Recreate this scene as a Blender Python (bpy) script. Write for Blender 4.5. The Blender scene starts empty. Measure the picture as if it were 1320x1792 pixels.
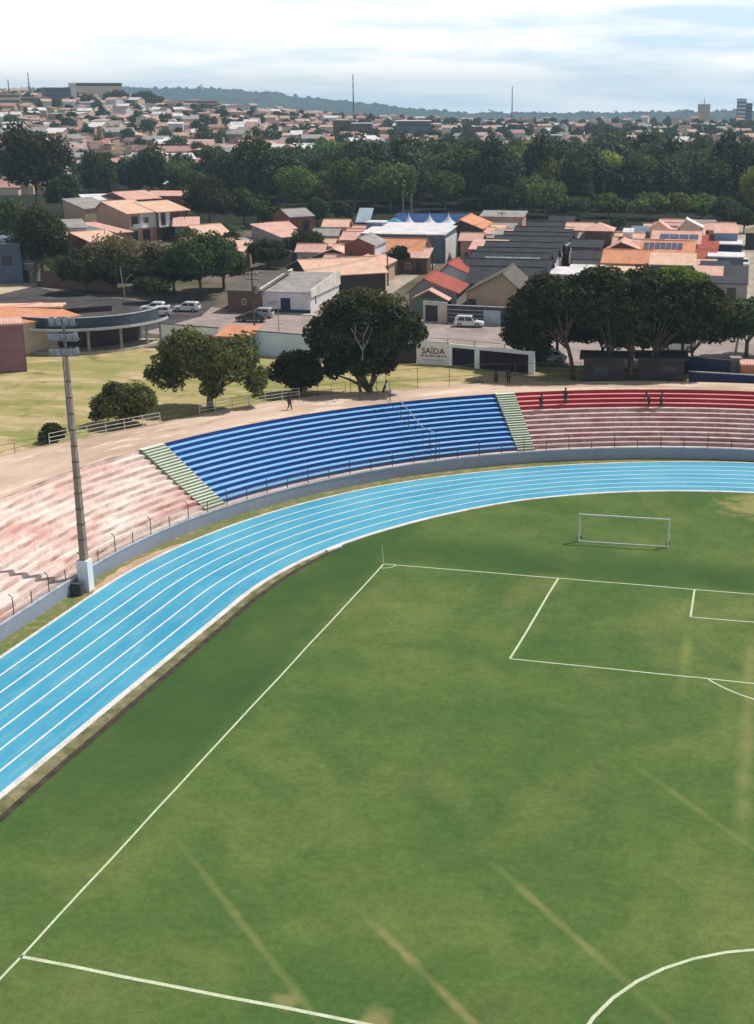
import bpy, bmesh, math, random
import numpy as np
from mathutils import Vector, Matrix
rnd = random.Random(7)
S = bpy.context.scene
COL = S.collection
R_ = math.radians
G = 5.0                                   # level of the town behind the stadium bowl

# ------------------------------------------------------------------ camera
CAM = np.array([31.534, -98.365, 36.513])
YAW, PITCH, FOC, PX0 = -.2559, .3023, 2348., 797.6
FW = np.array([math.sin(YAW)*math.cos(PITCH), math.cos(YAW)*math.cos(PITCH), -math.sin(PITCH)])
RT = np.array([math.cos(YAW), -math.sin(YAW), 0.])
UP = np.cross(RT, FW)
def at(x, y, z=0.):
    """survey helper: the point at height z seen at photo pixel (x, y)"""
    d = FW + RT*(x-PX0)/FOC - UP*(y-896)/FOC
    t = (z-CAM[2])/d[2]
    p = CAM + d*t
    return Vector((float(p[0]), float(p[1]), float(p[2])))
def polar(px, dist):
    az = math.atan((px-PX0)/FOC*(math.cos(PITCH)+31./dist*math.sin(PITCH)))+YAW
    return Vector((CAM[0]+math.sin(az)*dist, CAM[1]+math.cos(az)*dist, 0))
cam = bpy.data.cameras.new('camera'); camo = bpy.data.objects.new('camera', cam); COL.objects.link(camo)
camo.matrix_world = Matrix(((RT[0], UP[0], -FW[0], CAM[0]), (RT[1], UP[1], -FW[1], CAM[1]), (RT[2], UP[2], -FW[2], CAM[2]), (0, 0, 0, 1)))
cam.sensor_fit = 'VERTICAL'; cam.sensor_height = 24.; cam.lens = FOC/1792*24; cam.shift_x = (660-PX0)/1792
cam.clip_start = .5; cam.clip_end = 20000
S.camera = camo

# ------------------------------------------------------------------ materials
def lin(c):
    return tuple(((v/255)/12.92 if v/255 <= .04045 else ((v/255+.055)/1.055)**2.4) for v in c)
MATS = {}
class NT:
    def __init__(s, name):
        s.m = bpy.data.materials.new(name); s.m.use_nodes = True
        s.t = s.m.node_tree; s.n = s.t.nodes; s.b = s.n['Principled BSDF']; s.tc = None
    def new(s, k, **kw):
        n = s.n.new('ShaderNode'+k)
        for a, v in kw.items(): setattr(n, a, v)
        return n
    def link(s, a, b): s.t.links.new(a, b)
    def coord(s, kind='Object'):
        if not s.tc: s.tc = s.new('TexCoord')
        return s.tc.outputs[kind]
    def noise(s, scale, detail=4, kind='Object', stretch=None, rough=.55, dist=0):
        n = s.new('TexNoise'); n.inputs['Scale'].default_value = scale; n.inputs['Detail'].default_value = detail
        n.inputs['Roughness'].default_value = rough; n.inputs['Distortion'].default_value = dist
        v = s.coord(kind)
        if stretch:
            mp = s.new('Mapping'); mp.inputs['Scale'].default_value = stretch; s.link(v, mp.inputs[0]); v = mp.outputs[0]
        s.link(v, n.inputs['Vector']); return n.outputs['Fac']
    def ramp(s, f, lo, hi, a=0., b=1.):
        n = s.new('MapRange'); n.inputs[1].default_value = lo; n.inputs[2].default_value = hi
        n.inputs[3].default_value = a; n.inputs[4].default_value = b; s.link(f, n.inputs[0]); return n.outputs[0]
    def math(s, op, a, b=None):
        n = s.new('Math', operation=op)
        for i, v in enumerate((a, b)):
            if v is None: continue
            if isinstance(v, (int, float)): n.inputs[i].default_value = v
            else: s.link(v, n.inputs[i])
        return n.outputs[0]
    def mix(s, f, a, b, mode='MIX'):
        n = s.new('MixRGB', blend_type=mode)
        for i, v in enumerate((f, a, b)):
            if isinstance(v, (int, float)): n.inputs[i].default_value = v
            elif isinstance(v, tuple): n.inputs[i].default_value = tuple(v)+(1.,) if len(v) == 3 else v
            else: s.link(v, n.inputs[i])
        return n.outputs[0]
    def done(s, col, rough=.85, spec=.25, bump=None, bstr=.3, bdist=.05, metal=0.):
        if isinstance(col, tuple): s.b.inputs['Base Color'].default_value = tuple(col)+(1.,)
        else: s.link(col, s.b.inputs['Base Color'])
        s.b.inputs['Roughness'].default_value = rough; s.b.inputs['Specular IOR Level'].default_value = spec
        s.b.inputs['Metallic'].default_value = metal
        if bump is not None:
            b = s.new('Bump'); b.inputs['Strength'].default_value = bstr; b.inputs['Distance'].default_value = bdist
            s.link(bump, b.inputs['Height']); s.link(b.outputs[0], s.b.inputs['Normal'])
        return s.m
def mat(name, c1, c2=None, scale=.6, rough=.85, spec=.25, lo=.35, hi=.65, detail=5, fine=.25, stretch=None, metal=0., rand=0.):
    """plain procedural surface: two weathered tones and fine grain"""
    if name in MATS: return MATS[name]
    t = NT(name)
    c2 = c2 or tuple(v*.7 for v in c1)
    f = t.ramp(t.noise(scale, detail, stretch=stretch), lo, hi)
    col = t.mix(f, tuple(c1), tuple(c2))
    if fine:
        g = t.ramp(t.noise(scale*9, 4), .3, .7, 1-fine, 1+fine*.5)
        col = t.mix(1., col, g, 'MULTIPLY')
    if rand:
        oi = t.new('ObjectInfo'); h = t.new('HueSaturation')
        t.link(t.ramp(oi.outputs['Random'], 0, 1, .5-rand*.06, .5+rand*.06), h.inputs['Hue'])
        t.link(t.ramp(oi.outputs['Random'], 0, 1, 1-rand*.5, 1+rand*.5), h.inputs['Value'])
        t.link(col, h.inputs['Color']); col = h.outputs[0]
    MATS[name] = t.done(col, rough, spec, metal=metal)
    return MATS[name]
def tile(name, c1, c2, c3=None, axis='X'):
    """clay or fibre-cement roofing: blotches, course lines and rain streaks"""
    if name in MATS: return MATS[name]
    t = NT(name)
    col = t.mix(t.ramp(t.noise(.5, 5), .35, .65), c1, c2)
    col = t.mix(t.ramp(t.noise(.9, 5, stretch=(1.6, .5, 1)), .56, .75, 0, .6), col, c3 or tuple(v*.5 for v in c2))
    w = t.new('TexWave', wave_type='BANDS', bands_direction=axis); w.inputs['Scale'].default_value = .9
    w.inputs['Distortion'].default_value = .6; t.link(t.coord(), w.inputs['Vector'])
    col = t.mix(.22, col, w.outputs['Color'], 'MULTIPLY')
    col = t.mix(1., col, t.ramp(t.noise(6., 3), .3, .7, .8, 1.15), 'MULTIPLY')
    MATS[name] = t.done(col, .8, .25, w.outputs['Fac'], .35, .06)
    return MATS[name]

# ------------------------------------------------------------------ mesh building
class MB:
    def __init__(s): s.v, s.f, s.m, s.uv = [], [], [], None
    def add(s, vs, fs, mi=0):
        k = len(s.v); s.v += [tuple(map(float, v)) for v in vs]
        s.f += [tuple(i+k for i in f) for f in fs]; s.m += [mi]*len(fs); return s
    def box(s, x0, y0, z0, x1, y1, z1, mi=0):
        return s.add([(x0, y0, z0), (x1, y0, z0), (x1, y1, z0), (x0, y1, z0), (x0, y0, z1), (x1, y0, z1), (x1, y1, z1), (x0, y1, z1)],
                     [(3, 2, 1, 0), (4, 5, 6, 7), (0, 1, 5, 4), (1, 2, 6, 5), (2, 3, 7, 6), (3, 0, 4, 7)], mi)
    def prism(s, poly, z0, z1, mi=0):
        n = len(poly)
        return s.add([(p[0], p[1], z0) for p in poly]+[(p[0], p[1], z1) for p in poly],
                     [tuple(range(n))[::-1], tuple(range(n, 2*n))]+[(i, (i+1) % n, (i+1) % n+n, i+n) for i in range(n)], mi)
    def tube(s, pts, rad, n=7, mi=0, cap=True):
        pts = [Vector(p) for p in pts]
        if not isinstance(rad, (list, tuple)): rad = [rad]*len(pts)
        vs, fs = [], []
        for i, p in enumerate(pts):
            d = (pts[min(i+1, len(pts)-1)]-pts[max(i-1, 0)]).normalized()
            a = d.cross(Vector((0, 0, 1)) if abs(d.z) < .9 else Vector((1, 0, 0))).normalized(); b = d.cross(a)
            for k in range(n):
                t = 2*math.pi*k/n; vs.append(p+(a*math.cos(t)+b*math.sin(t))*rad[i])
        for i in range(len(pts)-1):
            for k in range(n):
                fs.append((i*n+k, i*n+(k+1) % n, (i+1)*n+(k+1) % n, (i+1)*n+k))
        if cap: fs += [tuple(range(n))[::-1], tuple(range((len(pts)-1)*n, len(pts)*n))]
        return s.add(vs, fs, mi)
    def bar(s, p, q, w, h=None, mi=0):
        p, q = Vector(p), Vector(q); h = h or w; d = (q-p).normalized()
        a = d.cross(Vector((0, 0, 1)) if abs(d.z) < .95 else Vector((1, 0, 0))).normalized()*w/2; b = d.cross(a).normalized()*h/2
        return s.add([p-a-b, p+a-b, p+a+b, p-a+b, q-a-b, q+a-b, q+a+b, q-a+b],
                     [(3, 2, 1, 0), (4, 5, 6, 7), (0, 1, 5, 4), (1, 2, 6, 5), (2, 3, 7, 6), (3, 0, 4, 7)], mi)
    def extrude(s, prof, axis, a0, a1, th, mi=0):
        """profile (t, z) as a slab of thickness th, swept along x or y from a0 to a1"""
        n = len(prof); vs = []
        for a in (a0, a1):
            for dz in (0, -th):
                for t, z in prof: vs.append((a, t, z+dz) if axis == 'x' else (t, a, z+dz))
        fs = []
        for i in range(n-1):
            fs += [(i, i+1, 2*n+i+1, 2*n+i), (n+i+1, n+i, 3*n+i, 3*n+i+1), (i+1, i, n+i, n+i+1), (2*n+i, 2*n+i+1, 3*n+i+1, 3*n+i)]
        fs += [(0, 2*n, 3*n, n), (n-1, 2*n-1, 4*n-1, 3*n-1)]
        return s.add(vs, fs, mi)
    def build(s, name, mats, parent=None, world=False, smooth=False):
        me = bpy.data.meshes.new(name); vs = s.v
        if parent is not None and world:
            l = parent.location; vs = [(v[0]-l.x, v[1]-l.y, v[2]-l.z) for v in vs]
        me.from_pydata(vs, [], s.f)
        for m in (mats if isinstance(mats, (list, tuple)) else [mats]): me.materials.append(m)
        me.polygons.foreach_set('material_index', s.m)
        if s.uv:
            ul = me.uv_layers.new(name='UVMap')
            li = np.empty(len(me.loops), int); me.loops.foreach_get('vertex_index', li)
            ul.data.foreach_set('uv', np.array(s.uv, float)[li].ravel())
        bm = bmesh.new(); bm.from_mesh(me); bmesh.ops.recalc_face_normals(bm, faces=bm.faces); bm.to_mesh(me); bm.free()
        if smooth: me.polygons.foreach_set('use_smooth', [True]*len(me.polygons))
        o = bpy.data.objects.new(name, me); COL.objects.link(o)
        if parent is not None: o.parent = parent
        return o
def tag(o, label, cat, group=None, kind=None):
    if label: o['label'] = label
    if cat: o['category'] = cat
    if group: o['group'] = group
    if kind: o['kind'] = kind
    return o
def struct(o): o['kind'] = 'structure'; return o
def thing(name, loc, label, cat, rz=0., group=None):
    o = bpy.data.objects.new(name, None); COL.objects.link(o); o.empty_display_size = .3
    o.location = loc; o.rotation_euler = (0, 0, rz)
    return tag(o, label, cat, group)
def copy_tree(root, loc, rz=None, label=None, group=None, scale=None):
    r = root.copy(); COL.objects.link(r); r.location = loc
    if rz is not None: r.rotation_euler = (0, 0, rz)
    if scale is not None: r.scale = scale if isinstance(scale, (tuple, list)) else (scale,)*3
    if label: r['label'] = label
    if group: r['group'] = group
    for ch in list(root.children):
        c = ch.copy(); COL.objects.link(c); c.parent = r
        for g in list(ch.children):
            d = g.copy(); COL.objects.link(d); d.parent = c
    return r

# ------------------------------------------------------------------ stadium path: left straight, then the curve
OX, OY = 30.5, -11.5
def P(s, off, z=0.):
    if s <= 0: return (OX-50-off, OY+s, z)
    a = math.pi-s/50.
    return (OX+(50+off)*math.cos(a), OY+(50+off)*math.sin(a), z)
def so(x, y):
    if y <= OY: return (y-OY, OX-50-x)
    return ((math.pi-math.atan2(y-OY, x-OX))*50, math.hypot(x-OX, y-OY)-50)
def table(*pts):
    xs, ys = zip(*pts)
    return lambda s: float(np.interp(s, xs, ys))
IN = table((-110, -10.3), (-30, -10.4), (-17, -10.65), (-1, -11.0), (16, -11.1), (29, -11.2), (37, -11), (46, -10.5), (75, -10.2), (130, -10.2))
OUT = table((-110, .1), (-3, -.1), (14, -.3), (35, -.2), (48, -.45), (61, -.3), (75, .45), (130, .6))
FENCE = table((-110, 20.5), (11, 20.2), (15, 19.2), (23, 17.6), (34, 18.2), (40, 18), (43, 16.8), (51, 16.8), (59, 15.4), (75, 15.2), (130, 15.2))
def srange(s0, s1, step=1.2):
    n = max(2, int(abs(s1-s0)/step)+1); return np.linspace(s0, s1, n)
def strip(mb, ss, offs, zs, mi=0, uv=False):
    """sheet along the path; offs/zs: lists of numbers or functions of s"""
    f = lambda v, s: v(s) if callable(v) else v
    k = len(mb.v); n = len(offs)
    for s in ss:
        for o, z in zip(offs, zs):
            ov = f(o, s); mb.v.append(P(s, ov, f(z, s)))
            if mb.uv is not None: mb.uv.append((s, ov))
    for i in range(len(ss)-1):
        for j in range(n-1):
            mb.f.append((k+i*n+j, k+i*n+j+1, k+(i+1)*n+j+1, k+(i+1)*n+j)); mb.m.append(mi)

# ------------------------------------------------------------------ terrain
def smooth(a, b, v):
    t = min(1., max(0., (v-a)/(b-a))); return t*t*(3-2*t)
def H(x, y):
    dx, dy = x-CAM[0], y-CAM[1]; d = math.hypot(dx, dy); az = math.atan2(dx, dy)
    z = G
    if d > 400:
        u = az-YAW                                      # 0 at the lens axis, about -.33 at the frame's left edge
        w = 1-smooth(-.32, .0, u)
        z += w*22*smooth(480, 1400, d) + 5*smooth(700, 1600, d)*min(1., w*2.5)
        z -= 50*smooth(1450+350*w, 2350+250*w, d)
        z += (2.5*math.sin(x/61.+1)*math.sin(y/83.))*smooth(450, 900, d)
    if y > -140 and x < 110:
        s, o = so(x, y); F = FENCE(s)+1.
        if o < F: z -= (F-o)*1.6
    return z

# ------------------------------------------------------------------ setting: pitch, track, ground
def grass_material():
    t = NT('pitch_turf'); pos = t.coord()
    big = t.ramp(t.noise(.055, 3, dist=.6), .36, .64)
    col = t.mix(big, lin((80, 104, 54)), lin((102, 118, 64)))
    mid = t.ramp(t.noise(.16, 5, dist=.8), .38, .62)
    col = t.mix(t.math('MULTIPLY', mid, .65), col, lin((68, 97, 50)))
    dry = t.ramp(t.noise(.09, 4, dist=.4, stretch=(1.3, .8, 1)), .55, .72)
    col = t.mix(t.math('MULTIPLY', dry, .55), col, lin((114, 120, 72)))
    col = t.mix(1., col, t.ramp(t.noise(.6, 6, rough=.75), .32, .68, .87, 1.13), 'MULTIPLY')
    col = t.mix(1., col, t.ramp(t.noise(2.4, 5, rough=.8), .34, .66, .89, 1.12), 'MULTIPLY')
    col = t.mix(1., col, t.ramp(t.noise(9., 4, rough=.8), .34, .66, .88, 1.12), 'MULTIPLY')
    sep = t.new('SeparateXYZ'); t.link(pos, sep.inputs[0]); X, Y = sep.outputs[0], sep.outputs[1]
    # longer darker grass outside the lines
    side = t.math('MULTIPLY', t.ramp(X, .3, -1.2), t.ramp(Y, -48, -30))
    back = t.math('MULTIPLY', t.ramp(Y, -.3, 1.5), t.ramp(Y, 8, 4.))
    longg = t.math('MAXIMUM', side, back)
    longg = t.math('MULTIPLY', longg, t.ramp(t.noise(.13, 3), .3, .6, .45, 1.))
    col = t.mix(t.math('MULTIPLY', longg, .9), col, lin((58, 86, 45)))
    # worn straight tracks across the pitch
    for (a, b, w, c, k) in (((300, 1455), (560, 1792), .2, (142, 142, 90), .4), ((600, 1560), (830, 1792), .22, (164, 148, 104), .5), ((850, 1500), (1120, 1740), .22, (152, 148, 96), .45),
                            ((1090, 1325), (1340, 1500), .2, (138, 142, 82), .4), ((1318, 1100), (1300, 1440), .45, (150, 144, 94), .45), ((1208, 1085), (1195, 1185), .4, (138, 146, 80), .5)):
        p, q = at(*a), at(*b); d = (q-p); L = d.length; d = d/L; nrm = (-d.y, d.x)
        dist = t.math('ABSOLUTE', t.math('ADD', t.math('ADD', t.math('MULTIPLY', X, nrm[0]), t.math('MULTIPLY', Y, nrm[1])), -(nrm[0]*p.x+nrm[1]*p.y)))
        wob = t.math('ADD', dist, t.ramp(t.noise(.8, 4), .2, .8, -.14, .14))
        m = t.ramp(wob, w*1.5, w*.25)
        al = t.math('ADD', t.math('ADD', t.math('MULTIPLY', X, d.x), t.math('MULTIPLY', Y, d.y)), -(d.x*p.x+d.y*p.y))
        m = t.math('MULTIPLY', m, t.math('MULTIPLY', t.ramp(al, 0, 4), t.ramp(al, L+4, L-1)))
        m = t.math('MULTIPLY', m, t.ramp(t.noise(.33, 4), .35, .6, .25, 1.))
        col = t.mix(t.math('MULTIPLY', m, k), col, lin(c))
    # bare patches near the halfway line and at the edge of the bend
    for (a, r, c, k) in (((660, 1790), 1.0, (168, 152, 106), .45), ((1330, 885), 4.5, (165, 155, 100), .6), ((500, 1752), 0.8, (164, 150, 104), .45)):
        p = at(*a)
        v = t.new('VectorMath', operation='DISTANCE'); t.link(pos, v.inputs[0]); v.inputs[1].default_value = (p.x, p.y, 0)
        m = t.ramp(t.math('ADD', v.outputs['Value'], t.ramp(t.noise(.7, 4), .2, .8, -r*.7, r*.7)), r, r*.3)
        col = t.mix(t.math('MULTIPLY', m, k), col, lin(c))
    return t.done(col, .95, .1, t.noise(9., 3, rough=.8), .5, .06)
mb = MB()
xs = np.concatenate([[OX-50-3]*1])
ring = [P(s, 4.) for s in srange(-130, 120, 3)]
poly = [(p[0], p[1], 0) for p in ring]+[(75, 20, 0), (95, -20, 0), (95, -141, 0)]
mb.add(poly, [tuple(range(len(poly)))])
struct(mb.build('grass_pitch', grass_material()))

# running track
tt = NT('track_surface')
u = tt.coord('UV')
c = tt.mix(tt.ramp(tt.noise(.25, 5, 'UV', (.35, 1, 1)), .35, .65), lin((56, 148, 182)), lin((84, 166, 194)))
c = tt.mix(tt.ramp(tt.noise(.9, 6, 'UV', (.2, 1.4, 1), .75), .5, .72, 0, .75), c, lin((124, 176, 188)))
c = tt.mix(1., c, tt.ramp(tt.noise(5, 4, 'UV', (.3, 1, 1)), .25, .75, .92, 1.06), 'MULTIPLY')
m_track = tt.done(c, .75, .3, tt.noise(20, 2, 'UV'), .15, .02)
mb = MB(); mb.uv = []
strip(mb, srange(-110, 120), [IN]+[(lambda s, k=k: IN(s)+(OUT(s)-IN(s))*k) for k in (.25, .5, .75)]+[OUT], [.02]*5)
struct(mb.build('running_track', m_track))
m_line = mat('white_line_paint', (.80, .80, .78), (.62, .63, .62), 1.5, .8, lo=.5, hi=.8)
mb = MB()
ss = srange(-110, 120, 1.)
for k in range(1, 7):
    e = k/7.
    strip(mb, ss, [(lambda s, e=e: IN(s)+(OUT(s)-IN(s))*e-.07), (lambda s, e=e: IN(s)+(OUT(s)-IN(s))*e+.07)], [.026, .026])
struct(mb.build('track_lane_lines', m_line))
m_kerb = mat('pale_kerb_concrete', (.80, .79, .76), (.62, .60, .56), .7)
mb = MB()
strip(mb, ss, [lambda s: IN(s)-.42, lambda s: IN(s)-.42, IN, IN], [-.05, .07, .07, .0])
strip(mb, ss, [OUT, OUT, lambda s: OUT(s)+.24, lambda s: OUT(s)+.24], [0, .07, .07, -.05])
struct(mb.build('track_kerb', m_kerb))
# drain channel along the straight and the first part of the bend, ending at (595, 958)
m_curb2 = mat('mossy_concrete', lin((150, 142, 112)), lin((96, 98, 62)), .9, lo=.3, hi=.6)
m_dark = mat('dark_drain', lin((52, 46, 38)), lin((80, 72, 58)), 1.2)
sd = srange(-110, 18.6, 1.)
DO = table((-110, -11.5), (-27, -11.75), (5, -12.15), (12, -11.95), (18.6, -11.75))
mb = MB(); strip(mb, sd, [lambda s: DO(s)+.02, lambda s: IN(s)-.42], [.012, .03]); struct(mb.build('drain_verge', m_curb2))
mb = MB(); strip(mb, sd, [lambda s: DO(s)-.42, lambda s: DO(s)+.02], [.008, .008]); struct(mb.build('drain_channel', m_dark))
o = MB(); p = at(572, 966); q = at(597, 957); o.bar((p.x, p.y, .1), (q.x, q.y, .1), .35, .14)
tag(o.build('concrete_kerb_stone', m_kerb), 'short pale kerb stone lying at the end of the drain beside the track', 'kerb stone')
# strip between track and wall
tv = NT('verge_soil')
cv = tv.mix(tv.ramp(tv.noise(.22, 5, dist=.5), .4, .6), lin((104, 116, 66)), lin((128, 122, 84)))
cv = tv.mix(tv.ramp(tv.noise(1.1, 5), .5, .75), cv, lin((164, 146, 112)))
m_verge = tv.done(cv, .95, .1)
mb = MB(); strip(mb, ss, [lambda s: OUT(s)+.2, 1.7], [.012, .012]); struct(mb.build('grass_verge', m_verge))
m_apron = mat('pinkish_sand', lin((205, 176, 150)), lin((180, 150, 122)), .5)
mb = MB(); sa = srange(-1, 12.5, .5)
strip(mb, sa, [lambda s: OUT(s)+.22, lambda s: OUT(s)+.22+1.05*math.sin(math.pi*(s+1)/13.5)**.6+.1*math.sin(s*3)], [.02, .02])
struct(mb.build('sand_patch', m_apron))

# pitch markings
m_mark = mat('pitch_chalk', lin((206, 214, 186)), lin((178, 192, 150)), 1.2, lo=.4, hi=.75, fine=.3)
mb = MB(); zc = .01
PW, PL = 68.3, 108.2; hw = PW/2
def mline(p, q, w=.13):
    p, q = Vector(p), Vector(q); d = (q-p).normalized(); n = Vector((-d.y, d.x, 0))*w/2; k = max(1, int((q-p).length/2.5))
    pts = [p.lerp(q, i/k) for i in range(k+1)]
    js = [Vector((rnd.uniform(-.025, .025), rnd.uniform(-.025, .025), 0)) for _ in pts]
    vs = []
    for a, j in zip(pts, js): vs += [a+n+j, a-n+j]
    mb.add([(v[0], v[1], zc) for v in vs], [(2*i, 2*i+1, 2*i+3, 2*i+2) for i in range(k)])
def marc(cx, cy, r, a0, a1, w=.16):
    n = 40; vs = []
    for i in range(n+1):
        a = a0+(a1-a0)*i/n
        vs += [(cx+(r+w/2)*math.cos(a), cy+(r+w/2)*math.sin(a), zc+.002), (cx+(r-w/2)*math.cos(a), cy+(r-w/2)*math.sin(a), zc+.002)]
    mb.add(vs, [(2*i, 2*i+1, 2*i+3, 2*i+2) for i in range(n)])
K = lambda x, y: at(x, y, 0)
c0 = K(672, 987)
gr = K(1319, 1040); gdir = (gr-c0).normalized()
far = c0+gdir*68.3
mline(c0, far)
hl = K(37, 1674); he = K(640, 1792); hd = (he-hl).normalized()
mline(c0, hl+(hl-c0).normalized()*40)
mline(hl+hd*.0, hl+hd*68, .2)
pa, pb = K(977, 1012), K(893, 1153); pr = K(1319, 1196); pd = (pr-pb).normalized()
mline(pa, pb, .16); mline(pb, pb+pd*40.3)
ga, gb = K(1216, 1032), K(1209, 1080); gd = (K(1319, 1089)-gb).normalized()
mline(ga, gb, .15); mline(gb, gb+gd*18.3)
sp = c0+gdir*hw-Vector((0, 11, 0))
qa = K(1240, 1189); rr = (qa-sp).length
a0 = math.atan2(qa.y-sp.y, qa.x-sp.x); marc(sp.x, sp.y, rr, a0, 2*(-math.pi/2)-a0, .13)
a_, b_, c_ = K(1030, 1792), K(1150, 1700), K(1319, 1662)
D = 2*(a_.x*(b_.y-c_.y)+b_.x*(c_.y-a_.y)+c_.x*(a_.y-b_.y))
ux = ((a_.x**2+a_.y**2)*(b_.y-c_.y)+(b_.x**2+b_.y**2)*(c_.y-a_.y)+(c_.x**2+c_.y**2)*(a_.y-b_.y))/D
uy = ((a_.x**2+a_.y**2)*(c_.x-b_.x)+(b_.x**2+b_.y**2)*(a_.x-c_.x)+(c_.x**2+c_.y**2)*(b_.x-a_.x))/D
marc(ux, uy, math.hypot(a_.x-ux, a_.y-uy), 0, 2*math.pi, .18)
marc(c0.x, c0.y, 1.0, -math.pi/2, 0, .1)
struct(mb.build('pitch_markings', m_mark))
# corner flag
f = thing('corner_flag', (c0.x-.05, c0.y+.05, 0), 'thin white corner flag post at the corner of the pitch', 'corner flag')
MB().tube([(0, 0, 0), (-.12, 0, 1.6)], .03, 6).build('pole', mat('white_metal', (.75, .75, .73), (.6, .6, .58), 2, .5), f)

# free-standing goal behind the goal line
m_wm = MATS['white_metal']
gl, grr = at(1013, 948), at(1169, 958)
gt = thing('football_goal', (gl.x, gl.y, 0), 'white football goal standing on the grass behind the goal line', 'goal', math.atan2(grr.y-gl.y, grr.x-gl.x))
W = (grr-gl).length
tl = .30
mb = MB(); mb.tube([(0, 0, 0), (.02, tl*0, 2.44)], .085, 8); mb.build('post', m_wm, gt)
mb = MB(); mb.tube([(W, 0, 0), (W, 0, 2.44)], .085, 8); mb.build('post', m_wm, gt)
mb = MB(); mb.tube([(-.05, 0, 2.44), (W+.05, 0, 2.44)], .085, 8); mb.build('crossbar', m_wm, gt)
mb = MB(); mb.tube([(0, 0, .05), (W, 0, .05)], .06, 6)
for x in (0, W): mb.tube([(x, 0, .05), (x, .95, .05)], .04, 6); mb.tube([(x, .95, .05), (x, .05, 2.3)], .025, 6)
mb.build('base_frame', m_wm, gt)
mb = MB()
for x in (.0, W): mb.box(x-.14, .82, 0, x+.14, 1.1, .2)
mb.build('ballast', mat('black_rubber', (.03, .03, .03), (.05, .05, .05), 3), gt)

# ------------------------------------------------------------------ the stand
def stand_mat(name, a, b, c=None, k=.35, uvs=(.3, 1.2, 1), chip=.62):
    t = NT(name)
    col = t.mix(t.ramp(t.noise(.5, 6, 'UV', uvs, .65), .38, .62), a, b)
    if c: col = t.mix(t.ramp(t.noise(.85, 7, 'UV', (.5, 1.6, 1), .72), chip, chip+.1, 0, k), col, c)
    col = t.mix(1., col, t.ramp(t.noise(3.5, 5, 'UV', (.5, 1, 1)), .25, .75, .86, 1.1), 'MULTIPLY')
    return t.done(col, .7, .3)
m_bt = stand_mat('blue_paint_tread_lit', lin((122, 178, 228)), lin((138, 188, 232)), lin((168, 200, 226)), .5)
m_br = stand_mat('blue_paint_riser_shade', lin((18, 74, 136)), lin((14, 64, 122)), lin((40, 100, 150)), .3)  # one blue paint: sunlit treads and shaded risers put into the two colours
m_rt = stand_mat('red_paint_tread_lit', lin((222, 150, 150)), lin((206, 120, 122)), lin((225, 190, 182)), .7)
m_rr = stand_mat('red_paint_riser_shade', lin((165, 48, 58)), lin((148, 38, 48)), lin((178, 90, 90)), .4)  # red treads toned paler for sun, risers darker for shade
def worn(name, tread):
    t = NT(name); st = (.13, 1.1, 1)
    col = t.mix(t.ramp(t.noise(.55, 6, 'UV', st, .65), .4, .6), lin((222, 206, 196)), lin((210, 178, 168)))
    col = t.mix(t.ramp(t.noise(.42, 6, 'UV', (.16, .5, 1), .75), .48, .62, 0, .7), col, lin((200, 134, 124)))
    col = t.mix(t.ramp(t.noise(.8, 7, 'UV', (.2, .9, 1), .8), .49, .58, 0, .8), col, lin((238, 228, 220)))
    col = t.mix(t.ramp(t.noise(1.3, 8, 'UV', (.4, 1.2, 1), .8), .57, .66, 0, .6), col, lin((164, 144, 132)))
    if not tread: col = t.mix(.15, col, lin((236, 214, 204)))  # riser tone lifted in the colour to read as sunlit
    col = t.mix(1., col, t.ramp(t.noise(5, 5, 'UV', (.5, 1, 1)), .25, .75, .86, 1.1), 'MULTIPLY')
    return t.done(col, .9, .2)
m_wt, m_wr = worn('worn_concrete_tread', True), worn('worn_concrete_riser', False)
def worn2(name, tread):
    t = NT(name)
    col = t.mix(t.ramp(t.noise(.9, 7, 'UV', (.5, 1.2, 1), .75), .42, .58), lin((164, 116, 114)), lin((186, 162, 158)))
    col = t.mix(t.ramp(t.noise(1.5, 7, 'UV', (.6, 1.5, 1), .75), .52, .62, 0, .8), col, lin((228, 212, 208)) if tread else lin((150, 124, 122)))
    if tread: col = t.mix(.4, col, lin((230, 205, 205)))
    col = t.mix(1., col, t.ramp(t.noise(4, 5, 'UV'), .25, .75, .8, 1.1), 'MULTIPLY')
    return t.done(col, .9, .2)
m_w2t, m_w2r = worn2('flaked_red_tread', True), worn2('flaked_red_riser', False)
m_st = stand_mat('stair_paint', lin((208, 212, 192)), lin((222, 224, 210)), lin((170, 182, 150)), .6)
m_sr = stand_mat('stair_riser_paint', lin((128, 146, 124)), lin((112, 130, 114)))
O0, O1, Z0, Z1, NR = 2.8, 10.4, 1.1, 5.5, 12
DT, DZ = (O1-O0)/(NR-1), (Z1-Z0)/NR
o_of = lambda i: O0+DT*i
z_of = lambda i: Z0+DZ*i
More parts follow.
